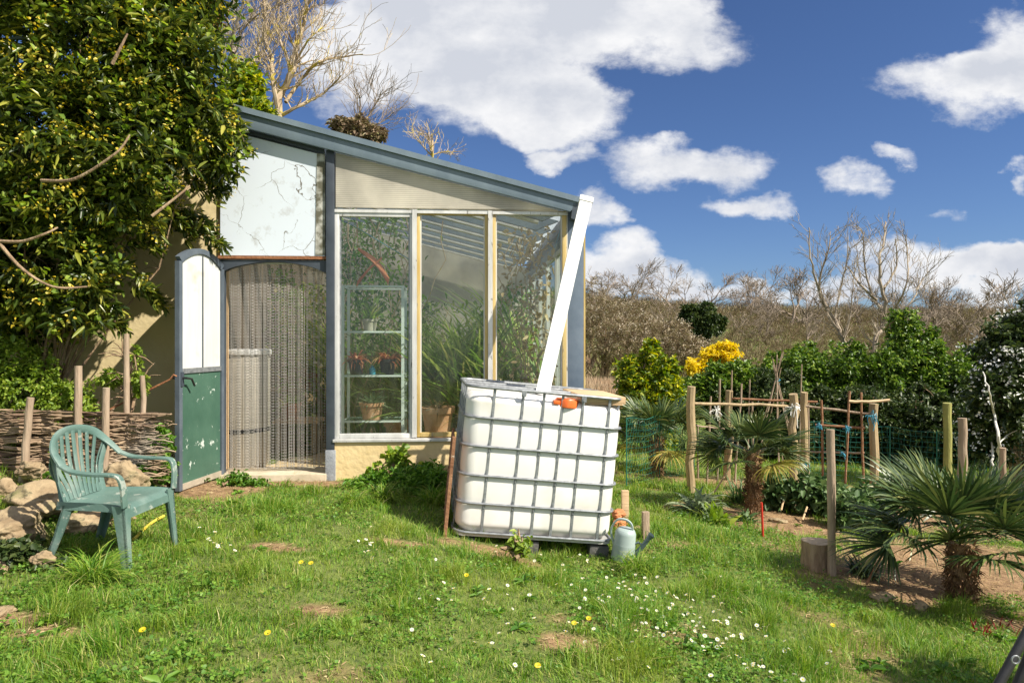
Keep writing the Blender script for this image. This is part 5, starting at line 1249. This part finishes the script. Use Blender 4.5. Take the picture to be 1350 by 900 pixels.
for (px, py, Y, lab) in [(1053, 480, 10.5, 'tall thin cane rising above the trellis beside the teepee'), (985, 500, 10.4, 'thin cane behind the trellis left of the teepee'), (961, 488, 10.0, 'leaning thin cane behind the second trellis post')]:
    round_post(px, py, Y, .022, lab, 'wood', 'garden_cane', .03, 'cane')
round_post(1249, 531, 7.4, .085, 'tall algae-green square fence post behind the nearest palm', 'greenwood')
round_post(1269, 551, 6.9, .085, 'knotty brown round post right of the algae-green post', 'wood')
round_post(1322, 590, 8.2, .07, 'dark short post behind the nearest palm at the right edge', 'wood')
b = MB(); b.tube([P(1004, 662, 6.0), P(1006, 703, 6.0)-Vector((0, 0, .05))], .010, 8); o = b.build('red_stake', M_['red'], None, smooth=True); tag(o, 'thin red marker stake in the soil below the middle palm', 'stake')
for (a, b_, lab, m) in [((942, 648, 7.0), (972, 600, 7.2), 'pale stick leaning in front of the middle palm', 'plank'), ((1036, 646, 7.2), (1030, 672, 7.0), 'short pale stick in the vegetables right of the middle palm', 'plank'), ((1064, 668, 6.9), (1058, 685, 6.7), 'tiny pale peg in front of the kale', 'plank'), ((1142, 770, 4.75), (1168, 722, 4.8), 'reddish stick leaning under the nearest palm', 'slatwood')]:
    q = MB(); q.tube([P(*a), P(*b_)], .009, 6); o = q.build('garden_stick', M_[m], None); tag(o, lab, 'stick')
def netting(pts, h, lab, npost):
    p0 = Vector(pts[0]); root = empty('net_fence', p0); tag(root, lab, 'fence')
    rs = random.Random(5); L_ = []; tot = 0
    segs = [(Vector(pts[i]), Vector(pts[i+1])) for i in range(len(pts)-1)]
    def at(s):
        for a, b in segs:
            l = (b-a).length
            if s <= l or (a, b) == segs[-1]: return a.lerp(b, min(s/l, 1))
            s -= l
    tot = sum((b-a).length for a, b in segs)
    mb = MB(); n = int(tot/.07); m = max(int(h/.07), 4)
    def pt(i, j): p = at(tot*i/n); return Vector((p.x, p.y, G(p.x, p.y)+.02+h*j/m+.02*math.sin(i*.5)*(j/m)))-p0
    for j in range(m+1): mb.tube([pt(i, j) for i in range(n+1)], 0.0035 if j == m else .0022, 3, cap=False)
    for i in range(n+1): mb.tube([pt(i, j)+Vector((.012*math.sin(j*2+i), 0, 0)) for j in range(m+1)], .0022, 3, cap=False)
    mb.build('netting', M_['greennet'], root)
    for k in range(npost):
        p = at(tot*k/(npost-1)); q = MB(); g = G(p.x, p.y)
        q.tube([Vector((p.x, p.y, g-.1))-p0, Vector((p.x, p.y, g+h+.03))-p0], .007, 7); q.build('post', M_['greennet'], root)
netting([((826-675)/F*8.0, 8.0, 0), ((868-675)/F*9.0, 9.0, 0), ((915-675)/F*10.0, 10.0, 0)], .78, 'green plastic net fence just right of the water tank', 3)
netting([((1060-675)/F*10.0, 10.0, 0), ((1160-675)/F*9.8, 9.8, 0), ((1270-675)/F*9.4, 9.4, 0), ((1370-675)/F*9, 9.0, 0)], .80, 'green plastic net fence in front of the dark hedge at the right', 6)

# ---------------------------------------------------------------- hedge and shrubs on the right
def ball(rx, ry, h, rs, n=6):
    out = [(0, 0, h*.45, rx*.85, ry*.85, h*.42)]
    for k in range(n): a = rs.uniform(0, 6.28); out.append((math.cos(a)*rx*.5, math.sin(a)*ry*.45, h*rs.uniform(.3, .72), rx*rs.uniform(.35, .55), ry*rs.uniform(.35, .55), h*rs.uniform(.18, .3)))
    for k in range(6): a = rs.uniform(0, 6.28); q = rs.uniform(.2, .8); out.append((math.cos(a)*rx*q, math.sin(a)*ry*q, h*rs.uniform(.72, .92), rx*rs.uniform(.12, .24), ry*rs.uniform(.12, .24), h*rs.uniform(.08, .16)))
    return out
hedges = [(985, 475, 13.0, 1.05, 'darkhedge', 'dark evergreen bush under the forsythia at the hedge\'s left end'), (1030, 445, 13.4, 1.0, 'hedge', 'green evergreen bush behind the bean teepee'), (1085, 435, 13.6, 1.05, 'hedge', 'green evergreen bush right of the teepee, below the forked bare tree'),
          (1140, 447, 13.3, 1.0, 'hedge', 'rounded evergreen bush at the foot of the pale forked tree'), (1200, 405, 13.4, 1.05, 'hedge', 'tallest evergreen bush of the hedge, with a pointed top'), (1248, 445, 13.0, 1.0, 'hedge', 'evergreen bush at the hedge\'s right end behind the green post'),
          (1110, 500, 12.2, 1.0, 'darkhedge', 'low dark bush in front of the hedge above the net fence'), (1180, 500, 12.0, 1.0, 'darkhedge', 'low dark bush in front of the tallest evergreen'), (1240, 520, 11.6, 1.0, 'darkhedge', 'low dark bush behind the two thick posts'), (1040, 505, 12.2, .9, 'darkhedge', 'low dark bush directly behind the teepee'), (1300, 480, 12.5, 1.1, 'darkhedge', 'brown-green bush behind the white-flowered shrub')]
for (px, yt, Y, rx, m, lab) in hedges:
    x = (px-675)/F*Y; g = G(x, Y); h = CAMZ-(yt-450)/F*Y-g; rs = VR
    es = ball(rx, rx*.8, h*.96, rs, 7)
    if yt == 405: es += [(-.05, 0, h*.86, .28, .28, h*.16), (.3, 0, h*.78, .25, .25, h*.12)]
    shrub('evergreen_bush', (x, Y, g), es, 3800, 7, .085, .044, m, lab, 'bush', rs, group='evergreen hedge bushes on the right', spread=.8, twig=.14, stems=6)
x = (852-675)/F*12; g = G(x, 12); h = CAMZ-(440-450)/F*12-g
shrub('laurel_shrub', (x, 12, g), ball(.60, .5, h*.97, VR, 8)+[(.3, -.2, h*.45, .3, .3, h*.35), (.05, -.1, h*.86, .2, .2, .2)], 1900, 8, .10, .05, 'yellowgreen', 'rounded yellow-green laurel shrub right of the greenhouse', 'bush', VR, spread=.8)
x = (945-675)/F*14; g = G(x, 14)
shrub('forsythia', (x, 14, g), local([E(950, 468, 14, .42, .35, .22), E(925, 480, 14, .3, .3, .16), E(958, 456, 14, .22, .25, .12), E(915, 485, 13.8, .2, .2, .15)], (x, 14, g)), 1100, 8, .07, .035, 'forsythia', 'yellow flowering forsythia above the hedge', 'shrub', VR, stems=8)
shrub('evergreen_bush', (x+.3, 13.2, g), local([E(965, 510, 13.2, .6, .5, .5), E(925, 520, 13.2, .5, .4, .4)], (x+.3, 13.2, g)), 2000, 7, .10, .05, 'hedge', 'mid-green bush beneath the yellow forsythia', 'bush', VR, stems=6)
x = 250/F*40; shrub('holly_tree', (x, 40, G(x, 40)), local([E(925, 424, 40, 1.25, 1.1, 1.0), E(912, 415, 40, .6, .6, .6), E(945, 428, 40, .5, .5, .5)], (x, 40, G(x, 40))), 1500, 8, .22, .12, 'darkhedge', 'round dark evergreen tree on the hillside', 'tree', VR, stems=5)
# white flowering shrub at the right edge
x = 6.9; wx, wy = (1345-675)/F*9.3, 9.3
shrub('viburnum', (wx, wy, G(wx, wy)), local([E(1335, 470, 9.3, .42, .5, .5), E(1320, 520, 9.1, .42, .4, .5), E(1370, 440, 9.4, .5, .5, .5), E(1385, 540, 9.3, .6, .5, .7), E(1300, 575, 9.4, .35, .4, .4)], (wx, wy, G(wx, wy))), 2900, 8, .085, .042, 'darkhedge', 'dark shrub with flat white flower heads at the right edge', 'shrub', VR, extra=[('flower_heads', 'petal', .13, .045, .09)], stems=10)
forked(1318, 8.8, 'thin white-barked birch stem in front of the white-flowered shrub', [(['root', (1318, 610), (1316, 575), (1311, 545), (1304, 515), (1296, 490)], .026), ([(1316, 585), (1330, 572), (1345, 566)], .010)], 7, 'birch', 'white birch stems at the right edge', .22, name='birch')
forked(1308, 8.9, 'slimmer white birch stem just left of the other birch', [(['root', (1309, 615), (1308, 590), (1310, 560), (1312, 530)], .020)], 17, 'birch', 'white birch stems at the right edge', .2, name='birch')
# pale forked bare trees behind hedge
forked(1128, 14.5, 'pale forked bare tree rising left above the hedge', [([(1128, 560), (1118, 470), (1108, 440), (1098, 418), (1082, 392), (1070, 350), (1066, 300)], .05), ([(1100, 420), (1108, 380), (1117, 340), (1118, 300)], .024), ([(1112, 450), (1122, 410), (1125, 370), (1135, 330)], .02), ([(1090, 405), (1080, 370), (1092, 330), (1095, 305)], .03)], 3)
forked(1142, 15, 'pale multi-stemmed bare tree right of the forked one above the hedge', [([(1140, 540), (1152, 455), (1162, 432), (1168, 405), (1160, 360), (1165, 320), (1168, 292)], .062), ([(1160, 438), (1178, 410), (1195, 375), (1196, 330), (1194, 310)], .03), ([(1166, 412), (1150, 390), (1140, 350), (1138, 310), (1130, 297)], .028), ([(1172, 420), (1200, 400), (1215, 370), (1232, 350)], .024), ([(1166, 380), (1182, 350), (1180, 315)], .03), ([(1155, 395), (1130, 370), (1115, 345)], .03)], 4)

# ---------------------------------------------------------------- hillside
def far_trees():
    protos = []
    for k in range(4):
        root = empty('hill_tree', (0, 0, 0)); rs = random.Random(50+k); mb = MB()
        branch_tree(mb, (0, 0, -.2), (rs.uniform(-.1, .1), 0, 1), 1.7, .15, 5, rs, 3, .66, .74, .10, .16, 4, 3, .014); mb.build('trunk', M_['fartwig'], root)
        protos.append(root)
    spots = [(778, 66, 1.0, 'bare tree just right of the greenhouse corner on the ridge'), (828, 70, 1.15, 'round-crowned bare tree on the ridge above the laurel shrub'), (850, 76, .8, 'small bare tree right of the round-crowned one on the ridge'), (888, 70, 1.05, 'dark-stemmed bare tree on the ridge left of the holly'), (903, 74, 1.0, 'bare tree directly behind the dark holly'), (962, 72, .9, 'bare tree on the ridge right of the holly'), (975, 70, 1.1, 'taller bare tree on the ridge above the forsythia'), (1000, 76, .9, 'bare tree on the ridge above the teepee'), (1042, 58, 1.2, 'pale bare tree on the ridge left of the forked tree'), (1065, 60, 1.15, 'bare tree just behind the left stems of the forked tree'), (1100, 66, .9, 'low bare tree between the forked trunks on the ridge'), (1215, 52, 1.0, 'bare tree on the ridge above the pointed evergreen'), (1235, 54, 1.1, 'bare tree right of the pointed evergreen'), (1262, 50, 1.2, 'spreading bare tree above the hedge\'s right end'), (1280, 56, .9, 'small bare tree left of the white-flowered shrub'), (1325, 42, 1.2, 'bare tree above the white-flowered shrub'), (1348, 40, 1.1, 'bare tree at the right edge of the picture on the ridge'), (1160, 70, .9, 'low bare tree behind the multi-stemmed tree on the ridge')]
    spots += [(px, Y, sc_, lb) for px, Y, sc_, lb in ((805, 50, .7, 'low bare tree on the slope behind the pale blossoming shrubs'), (868, 48, .65, 'low bare tree on the slope left of the holly'), (905, 44, .55, 'small bare tree on the slope in front of the holly'), (965, 50, .7, 'low bare tree on the slope right of the holly'), (1010, 46, .7, 'low bare tree on the slope above the bean teepee'), (1060, 42, .6, 'low bare tree on the slope behind the forked tree'), (1125, 60, .85, 'bare tree between the two pale trees, higher on the slope'), (1180, 58, .95, 'bare tree seen through the multi-stemmed tree'), (1195, 44, .7, 'low bare tree on the slope left of the pointed evergreen'), (1248, 62, 1.0, 'bare tree high on the ridge right of the pointed evergreen'), (1300, 50, .9, 'bare tree on the ridge before the white-flowered shrub'), (930, 80, 1.1, 'far bare tree above the holly'), (812, 78, 1.1, 'far bare tree left of the round-crowned one'), (1020, 80, 1.2, 'far bare tree above the teepee'))]
    used = set(); rs = random.Random(1)
    for i, (px, Y, s, lab) in enumerate(spots):
        k = i % 4; o = protos[k] if k not in used else copy_tree(protos[k]); used.add(k)
        x = (px-675)/F*Y; o.location = (x, Y, G(x, Y)-.1); o.scale = (s*1.25, s*1.25, s*rs.uniform(.85, 1.1)); o.rotation_euler = (0, 0, rs.uniform(0, 6)); tag(o, lab, 'tree', 'bare trees along the ridge')
far_trees()
def scrub():
    rs = np.random.default_rng(9); n = 2200
    Y = 18+75*rs.random(n)**.8; px = rs.uniform(380, 1440, n); X = (px-675)/F*Y; Z = gh(X, Y)
    r = rs.uniform(.5, 1.1, n)*(.6+Y/75)
    m = 210; C = np.repeat(np.stack([X, Y, Z], 1), m, 0); rr = np.repeat(r, m)[:, None]
    d = unit(rs.normal(0, 1, (n*m, 3))); d[:, 2] = np.abs(d[:, 2]); t = rs.uniform(.3, 1, (n*m, 1)); B = C+d*rr*t*np.array([[1, 1, .8]])
    D = d+rs.normal(0, .5, d.shape)+np.array([[0, 0, .6]]); L_ = rs.uniform(.15, .4, n*m)*np.repeat(r, m); W_ = L_*rs.uniform(.03, .11, n*m)
    o = leaves_mesh('hillside_scrub', B, D, L_, W_, M_['scrub'], None, rs=rs); tag(o, 'mass of brown leafless scrub covering the hillside', 'scrub', kind='stuff')
scrub()
for (px, py, Y, rx, rz_, lab) in [(795, 440, 24, 1.3, 1.1, 'pale blossoming shrub just right of the greenhouse corner'), (830, 430, 28, 1.3, 1.0, 'pale blossoming shrub above the laurel shrub'), (775, 410, 30, 1.4, 1.3, 'tall pale blossoming shrub at the greenhouse corner'), (885, 455, 24, 1.1, .8, 'pale blossoming shrub between the laurel shrub and the forsythia')]:
    x = (px-675)/F*Y; g = G(x, Y); shrub('blossom_shrub', (x, Y, g), local([E(px, py, Y, rx, rx*.8, rz_), E(px+25, py+15, Y, rx*.7, rx*.6, rz_*.8)], (x, Y, g)), 1300, 8, .16, .014, 'scrub', lab, 'shrub', VR, extra=[('blossom', 'pinkblossom', .22, .06, .1)], stems=14)
rs_ = np.random.default_rng(3); n = 9000; Yr = rs_.uniform(16, 20, n); Xr = rs_.uniform(1.8, 3.4, n); Zr = gh(Xr, Yr)
o = leaves_mesh('dry_reeds', np.stack([Xr, Yr, Zr], 1), np.stack([rs_.normal(0, .12, n), rs_.normal(0, .12, n), np.ones(n)], 1), rs_.uniform(.5, 1.3, n), rs_.uniform(.012, .03, n), M_['reed'], None, rs=rs_); tag(o, 'bed of pale dry reeds behind the greenhouse corner', 'reeds', kind='stuff')
# field trees at the rear right fill the skyline outside the frame too

# ---------------------------------------------------------------- vegetables and small plants
def leafy(name, px, py, Y, n, L_, w, m, lab, up=.9, droop=.7, cat='plant', group=None):
    x = (px-675)/F*Y; o = empty(name, (x, Y, G(x, Y)-.01)); tag(o, lab, cat, group); rosette(o, .0, n, L_, w, M_[m], up, droop, VR, 'foliage', .04); return o
veg = [('kale', 1015, 0, 7.3, 'kale plant right behind the middle palm trunk'), ('kale', 1068, 0, 7.2, 'largest kale plant between the palm and the trellis end'), ('kale', 1090, 0, 7.6, 'kale plant under the bamboo canes'), ('kale', 1120, 0, 6.6, 'kale plant right of the lone weathered post'), ('kale', 1145, 0, 7.2, 'kale plant at the foot of the last trellis post')]
for (nm, px, py, Y, lab) in veg:
    x = (px-675)/F*Y; g = G(x, Y); sz = .26 if 'largest' not in lab else .36
    shrub('kale_plant', (x, Y, g), [(0, 0, sz*.7, sz*.8, sz*.8, sz*.62), (.1, 0, sz*.5, sz*.6, sz*.6, sz*.5)], 170, 6, .10, .06, 'kale', lab, 'vegetable', VR, stems=3, group='kale plants in the vegetable plot')
leafy('artichoke', 920, 0, 6.6, 90, .38, .06, 'greygreen', 'silvery artichoke plant at the left of the vegetable plot', .9, 1.0)
leafy('artichoke', 944, 0, 6.35, 50, .26, .05, 'laurelyoung', 'fresh green fern-like plant beside the silvery artichoke', 1.0, .6)
leafy('iris_clump', 975, 0, 7.5, 60, .38, .02, 'kale', 'dark strap-leaved clump left of the middle palm', 1.1, .5)
leafy('iris_clump', 1138, 0, 5.05, 110, .24, .018, 'darkhedge', 'dark grassy clump beside the lone weathered post', .9, .9)
leafy('iris_clump', 983, 0, 6.5, 50, .2, .03, 'kale', 'small dark clump in front of the middle palm', .8, .8)
leafy('pansy', 1000, 0, 7.8, 50, .4, .03, 'weed', 'green leafy clump behind the middle palm', 1.0, .7)
leafy('rhubarb_shoots', 1297, 0, 4.1, 14, .11, .014, 'redstem', 'cluster of dark red rhubarb shoots near the right edge', 1.2, .3)
leafy('rhubarb_shoots', 1325, 0, 4.15, 8, .10, .012, 'redstem', 'smaller pair of red shoots right of the rhubarb cluster', 1.3, .2)
for (px, Y, L_, n, lab) in [(840, 4.9, .22, 420, 'bushy grass tuft below the watering can'), (120, 3.55, .30, 420, 'tall grass tuft in front of the chair legs'), (465, 5.4, .22, 300, 'grass tuft left of the plinth weeds'), (600, 5.3, .24, 200, 'grass tuft at the foot of the slatted panel'), (570, 5.7, .3, 420, 'tall shaded grass between the plinth and the slatted panel'), (505, 5.6, .26, 420, 'shaded grass tuft before the plinth'), (735, 4.75, .16, 110, 'grass tuft between the pallet feet'), (1330, 4.4, .10, 200, 'small grass tuft in the soil at the right edge')]:
    leafy('grass_tuft', px, 0, Y, n, L_, .007, 'grass', lab, 1.0, 1.2, 'grass tuft', 'taller grass tufts')
for (px, Y, lab) in [(1165, 4.55, 'pale flat stone under the left side of the nearest palm'), (1212, 4.45, 'small pale stone beside the flat one near the palm'), (1122, 6.0, 'grey stone behind the lone post'), (1025, 6.6, 'rounded tan stone in the soil right of the red stake')]:
    x = (px-675)/F*Y; icorock('stone', (x, Y, G(x, Y)+.01), (.09 if px != 1212 else .06, .06, .035), px, M_['rock'], lab, 'stone')

# flowers
def flowers():
    rs = random.Random(8)
    V = [(0, 0, 0)]; nP = 14; Q = []; T = []
    def flower_mesh(name, r, petals, rise):
        V = []; Qd = []
        for k in range(petals):
            a = 2*math.pi*k/petals; w = 2*math.pi/petals*.42; z = rise
            V += [(.25*r*math.cos(a-w), .25*r*math.sin(a-w), 0), (.25*r*math.cos(a+w), .25*r*math.sin(a+w), 0), (r*math.cos(a+w*.8), r*math.sin(a+w*.8), z), (r*math.cos(a-w*.8), r*math.sin(a-w*.8), z)]; Qd.append((4*k, 4*k+1, 4*k+2, 4*k+3))
        return np_mesh(name, V, Qd)
    dm = flower_mesh('petals', .0125, 12, .002); dm.materials.append(M_['petal'])
    cm = MB(); cm.lathe([(.0045, 0), (.004, .002), (.001, .003)], 8); tmp = cm.build('flower_centre', M_['dandelion'], None); cme = tmp.data; bpy.data.objects.remove(tmp)
    sm = MB(); sm.tube([(0, 0, -.07), (0, 0, 0)], .0012, 4); tmp = sm.build('stem', M_['weed'], None); sme = tmp.data; bpy.data.objects.remove(tmp)
    def spot():
        q = rs.random(); spot.q = q
        if q < .48: t = rs.random(); return 770+260*t+rs.gauss(0, 34), 742+140*t+rs.gauss(0, 22)
        if q < .66: return rs.uniform(610, 830), rs.uniform(715, 790)
        if q < .71: return rs.gauss(486, 7), rs.gauss(716, 8)
        if q < .75: return rs.gauss(290, 12), rs.gauss(705, 10)
        return rs.uniform(540, 1000), rs.uniform(730, 890)
    for i in range(285):
        px, py = spot(); Y = 5.0
        for _ in range(6): x = (px-675)/F*Y; Y = (CAMZ-G(x, Y)-.05)/(max(py-450, 60)/F)
        x = (px-675)/F*Y; r = empty('daisy', (x, Y, G(x, Y)+rs.uniform(.035, .06)), (rs.gauss(.3, .3), rs.gauss(0, .3), rs.uniform(0, 6)))
        s = rs.uniform(.6, .98); r.scale = (s, s, s)
        lab, grp = (('small white daisy in the drift running down to the right of the tank', 'white daisies in the drift right of the tank') if spot.q < .48 else ('small white daisy on the grass just in front of the tank', 'white daisies in front of the tank') if spot.q < .66 else
                    ('white daisy in the tight clump in the grass left of the tank', 'white daisies clumped left of the tank') if spot.q < .71 else ('white daisy in the clump before the open door', 'white daisies before the door') if spot.q < .75 else ('small white daisy scattered in the lower lawn', 'white daisies scattered over the lower lawn'))
        tag(r, lab, 'daisy', grp)
        for me in (dm, cme, sme): o = bpy.data.objects.new('petals' if me is dm else ('flower_centre' if me is cme else 'stem'), me); COL.objects.link(o); o.parent = r
    ym = flower_mesh('petals', .014, 18, .004); ym.materials.append(M_['dandelion'])
    for (px, py, lab) in [(397, 741, 'left dandelion of the pair near the middle left of the lawn'), (410, 742, 'right dandelion of the pair near the middle left of the lawn'), (188, 830, 'single yellow dandelion in front of the chair'), (757, 821, 'yellow dandelion left of the pair in the lower middle'), (776, 815, 'yellow dandelion right of the pair in the lower middle'), (709, 877, 'yellow dandelion at the bottom centre'), (1098, 824, 'lone yellow dandelion on the right lawn'), (615, 758, 'small yellow dandelion before the tank'), (353, 834, 'yellow dandelion in the left middle lawn')]:
        Y = 4.5
        for _ in range(6): x = (px-675)/F*Y; Y = (CAMZ-G(x, Y)-.06)/((py-450)/F)
        r = empty('dandelion', ((px-675)/F*Y, Y, G((px-675)/F*Y, Y)+.06), (.45, 0, 0)); tag(r, lab, 'dandelion', 'yellow dandelions in the lawn')
        for me in (ym, sme): o = bpy.data.objects.new('petals' if me is ym else 'stem', me); COL.objects.link(o); o.parent = r
flowers()
shrub('garden_bush', (3.8, 2.2, G(3.8, 2.2)), [(0, 0, 1.0, .55, .5, .7), (.1, .1, 1.75, .5, .5, .55)], 1500, 7, .09, .045, 'hedge', 'green bush just outside the right edge, throwing shade on the lawn corner', 'bush', VR)
# tripod legs at the right lower corner
def tripod():
    base = Vector(((1395-675)/F*1.6, 1.6, G(1.28, 1.6))); root = empty('tripod', base); tag(root, 'black tubular tripod legs cut by the lower right corner', 'tripod')
    top = P(1405, 740, 1.62)-base
    for i, (px, py) in enumerate(((1290, 950), (1318, 960), (1350, 1010))):
        q = MB(); e = P(px, py, 1.55+.03*i)-base; q.tube([top, e], .0105, 12); q.tube([top.lerp(e, .0), top.lerp(e, .3)], .013, 12); lg = q.build('leg', M_['black'], root, smooth=True)
    q = MB(); c = P(1339, 869, 1.54)-base; q.tube([c+Vector((.009*math.cos(a), 0, .009*math.sin(a))) for a in [k*.63 for k in range(10)]], .002, 6, closed=True); q.build('ring', M_['galv'], root, smooth=True)
    q = MB(); q.lathe([(.03, -.02), (.035, .0), (.03, .03)], 16, tuple(top)); q.build('hub', M_['black'], root, smooth=True)
tripod()

# ---------------------------------------------------------------- grass
def grass():
    rs = np.random.default_rng(100)
    Bs = []; Hs = []; Ws = []
    bands = [(1.9, 3.2, 13000), (3.2, 4.6, 9500), (4.6, 6.6, 6000), (6.6, 9, 3200), (9, 14, 1200), (14, 18, 300)]
    for (y0, y1, dens) in bands:
        xm = y1*.80+.2; x0 = max(-xm, -5.2); x1 = min(xm, 14); n = int((y1-y0)*(x1-x0)*dens)
        x = rs.uniform(x0, x1, n); y = rs.uniform(y0, y1, n)
        k = (np.abs(x) < y*.80+.15) & ~inside_house(x, y, .02)
        x = x[k]; y = y[k]
        g = green(x, y); k = rs.random(len(x)) < g**1.3*.97+.03*(g > .02); x = x[k]; y = y[k]
        cl = fbm(x, y, 3.5, 61); cl2 = fbm(x, y, 9, 71); k = rs.random(len(x)) < .35+1.1*np.clip(cl2-.2, 0, 1)
        x = x[k]; y = y[k]; cl = cl[k]; cl2 = cl2[k]
        h = (.030+.085*np.clip((cl-.42)*3.2, 0, 1)**1.4)*(.6+.8*cl2)*rs.uniform(.6, 1.35, len(x))
        h *= 1+.25*(y > 8)
        Bs.append(np.stack([x, y], 1)); Hs.append(h); Ws.append(rs.uniform(.0022, .0042, len(x))*(1+np.clip(y-4, 0, 12)*.22))
    Bx = np.concatenate(Bs); H = np.concatenate(Hs)[:, None]; W = np.concatenate(Ws)[:, None]; n = len(Bx)
    B = np.column_stack([Bx, gh(Bx[:, 0], Bx[:, 1])-.004])
    az = rs.uniform(0, 2*np.pi, n); ca = fbm(Bx[:, 0], Bx[:, 1], 6, 91)*12; az = np.where(rs.random(n) < .6, ca+rs.normal(0, .6, n), az); lean = np.abs(rs.normal(.55, .35, n))[:, None]
    dr = np.column_stack([np.cos(az), np.sin(az), np.zeros(n)]); sd = np.column_stack([-np.sin(az), np.cos(az), np.zeros(n)])
    tw = rs.normal(0, .8, n)[:, None]; sd = sd*np.cos(tw)+dr*np.sin(tw)
    up = np.array([[0, 0, 1.]])
    m1 = B+up*H*.55+dr*H*lean*.35; tip = B+up*H*(1-.25*lean)+dr*H*lean*1.15
    V = np.stack([B-sd*W*.5, B+sd*W*.5, m1+sd*W*.45, m1-sd*W*.45, tip], 1).reshape(-1, 3)
    k = np.arange(n)[:, None]*5
    me = np_mesh('lawn_grass', V, k+np.array([[0, 1, 2, 3]]), k+np.array([[3, 2, 4]]))
    o = link_mesh('lawn_grass', me, M_['grass'], None); tag(o, 'short sunlit lawn grass', 'grass', kind='stuff')
    # clover and low leafy weeds
    n = 42000; y = 1.9+rs.random(n)**1.3*7; x = rs.uniform(-1, 1, n)*(y*.80+.1); x = np.maximum(x, -4.5)
    c = fbm(x, y, 1.8, 81); k = (rs.random(n) < np.clip((c-.44)*7, .05, 1)) & ~inside_house(x, y, .02) & (green(x, y) > .25); x = x[k]; y = y[k]; n = len(x)
    B = np.column_stack([x, y, gh(x, y)+rs.uniform(.008, .045, n)]); B = np.repeat(B, 3, 0)+rs.normal(0, .004, (n*3, 3)); a = np.tile(np.array([0, 2.09, 4.19]), n)+np.repeat(rs.uniform(0, 6, n), 3)
    D = np.column_stack([np.cos(a), np.sin(a), rs.uniform(-.1, .5, n*3)]); s = rs.uniform(.010, .022, n*3)
    o = leaves_mesh('clover', B, D, s, s*.95, M_['weed'], None, fold=.1, rs=rs); tag(o, 'low clover and leafy weeds in the lawn', 'ground cover', kind='stuff')
    # broad-leaved weeds in rosettes
    n = 330; y = 2.2+rs.random(n)**1.2*5.5; x = rs.uniform(-1, 1, n)*(y*.78); k = ~inside_house(x, y, .05) & (x > -3.0) & (fbm(x, y, 1.4, 31) > .47); x = x[k]; y = y[k]; n = len(x); m = 11
    B = np.repeat(np.column_stack([x, y, gh(x, y)+.012]), m, 0); a = rs.uniform(0, 6.28, n*m); sz = np.repeat(rs.uniform(.035, .085, n), m)*rs.uniform(.7, 1.2, n*m)
    D = np.column_stack([np.cos(a), np.sin(a), rs.uniform(.1, .9, n*m)]); o = leaves_mesh('broad_weeds', B, D, sz, sz*.30, M_['weed'], None, fold=.2, droop=.3, rs=rs); tag(o, 'broad-leaved weed rosettes in the lawn', 'weeds', kind='stuff')
    # straw and dead leaves on bare soil
    n = 60000; y = rs.uniform(2.4, 10, n); x = rs.uniform(-1, 1, n)*(y*.8+.1); k = (green(x, y) < .6) & ~inside_house(x, y, .02); x = x[k]; y = y[k]; n = len(x)
    B = np.column_stack([x, y, gh(x, y)+.006]); a = rs.uniform(0, 6.28, n); D = np.column_stack([np.cos(a), np.sin(a), rs.uniform(-.05, .3, n)])
    o = leaves_mesh('straw_litter', B, D, rs.uniform(.012, .05, n), rs.uniform(.002, .007, n), M_['straw'], None, droop=.05, rs=rs); tag(o, 'dry straw and dead leaves on bare soil', 'litter', kind='stuff')
grass()
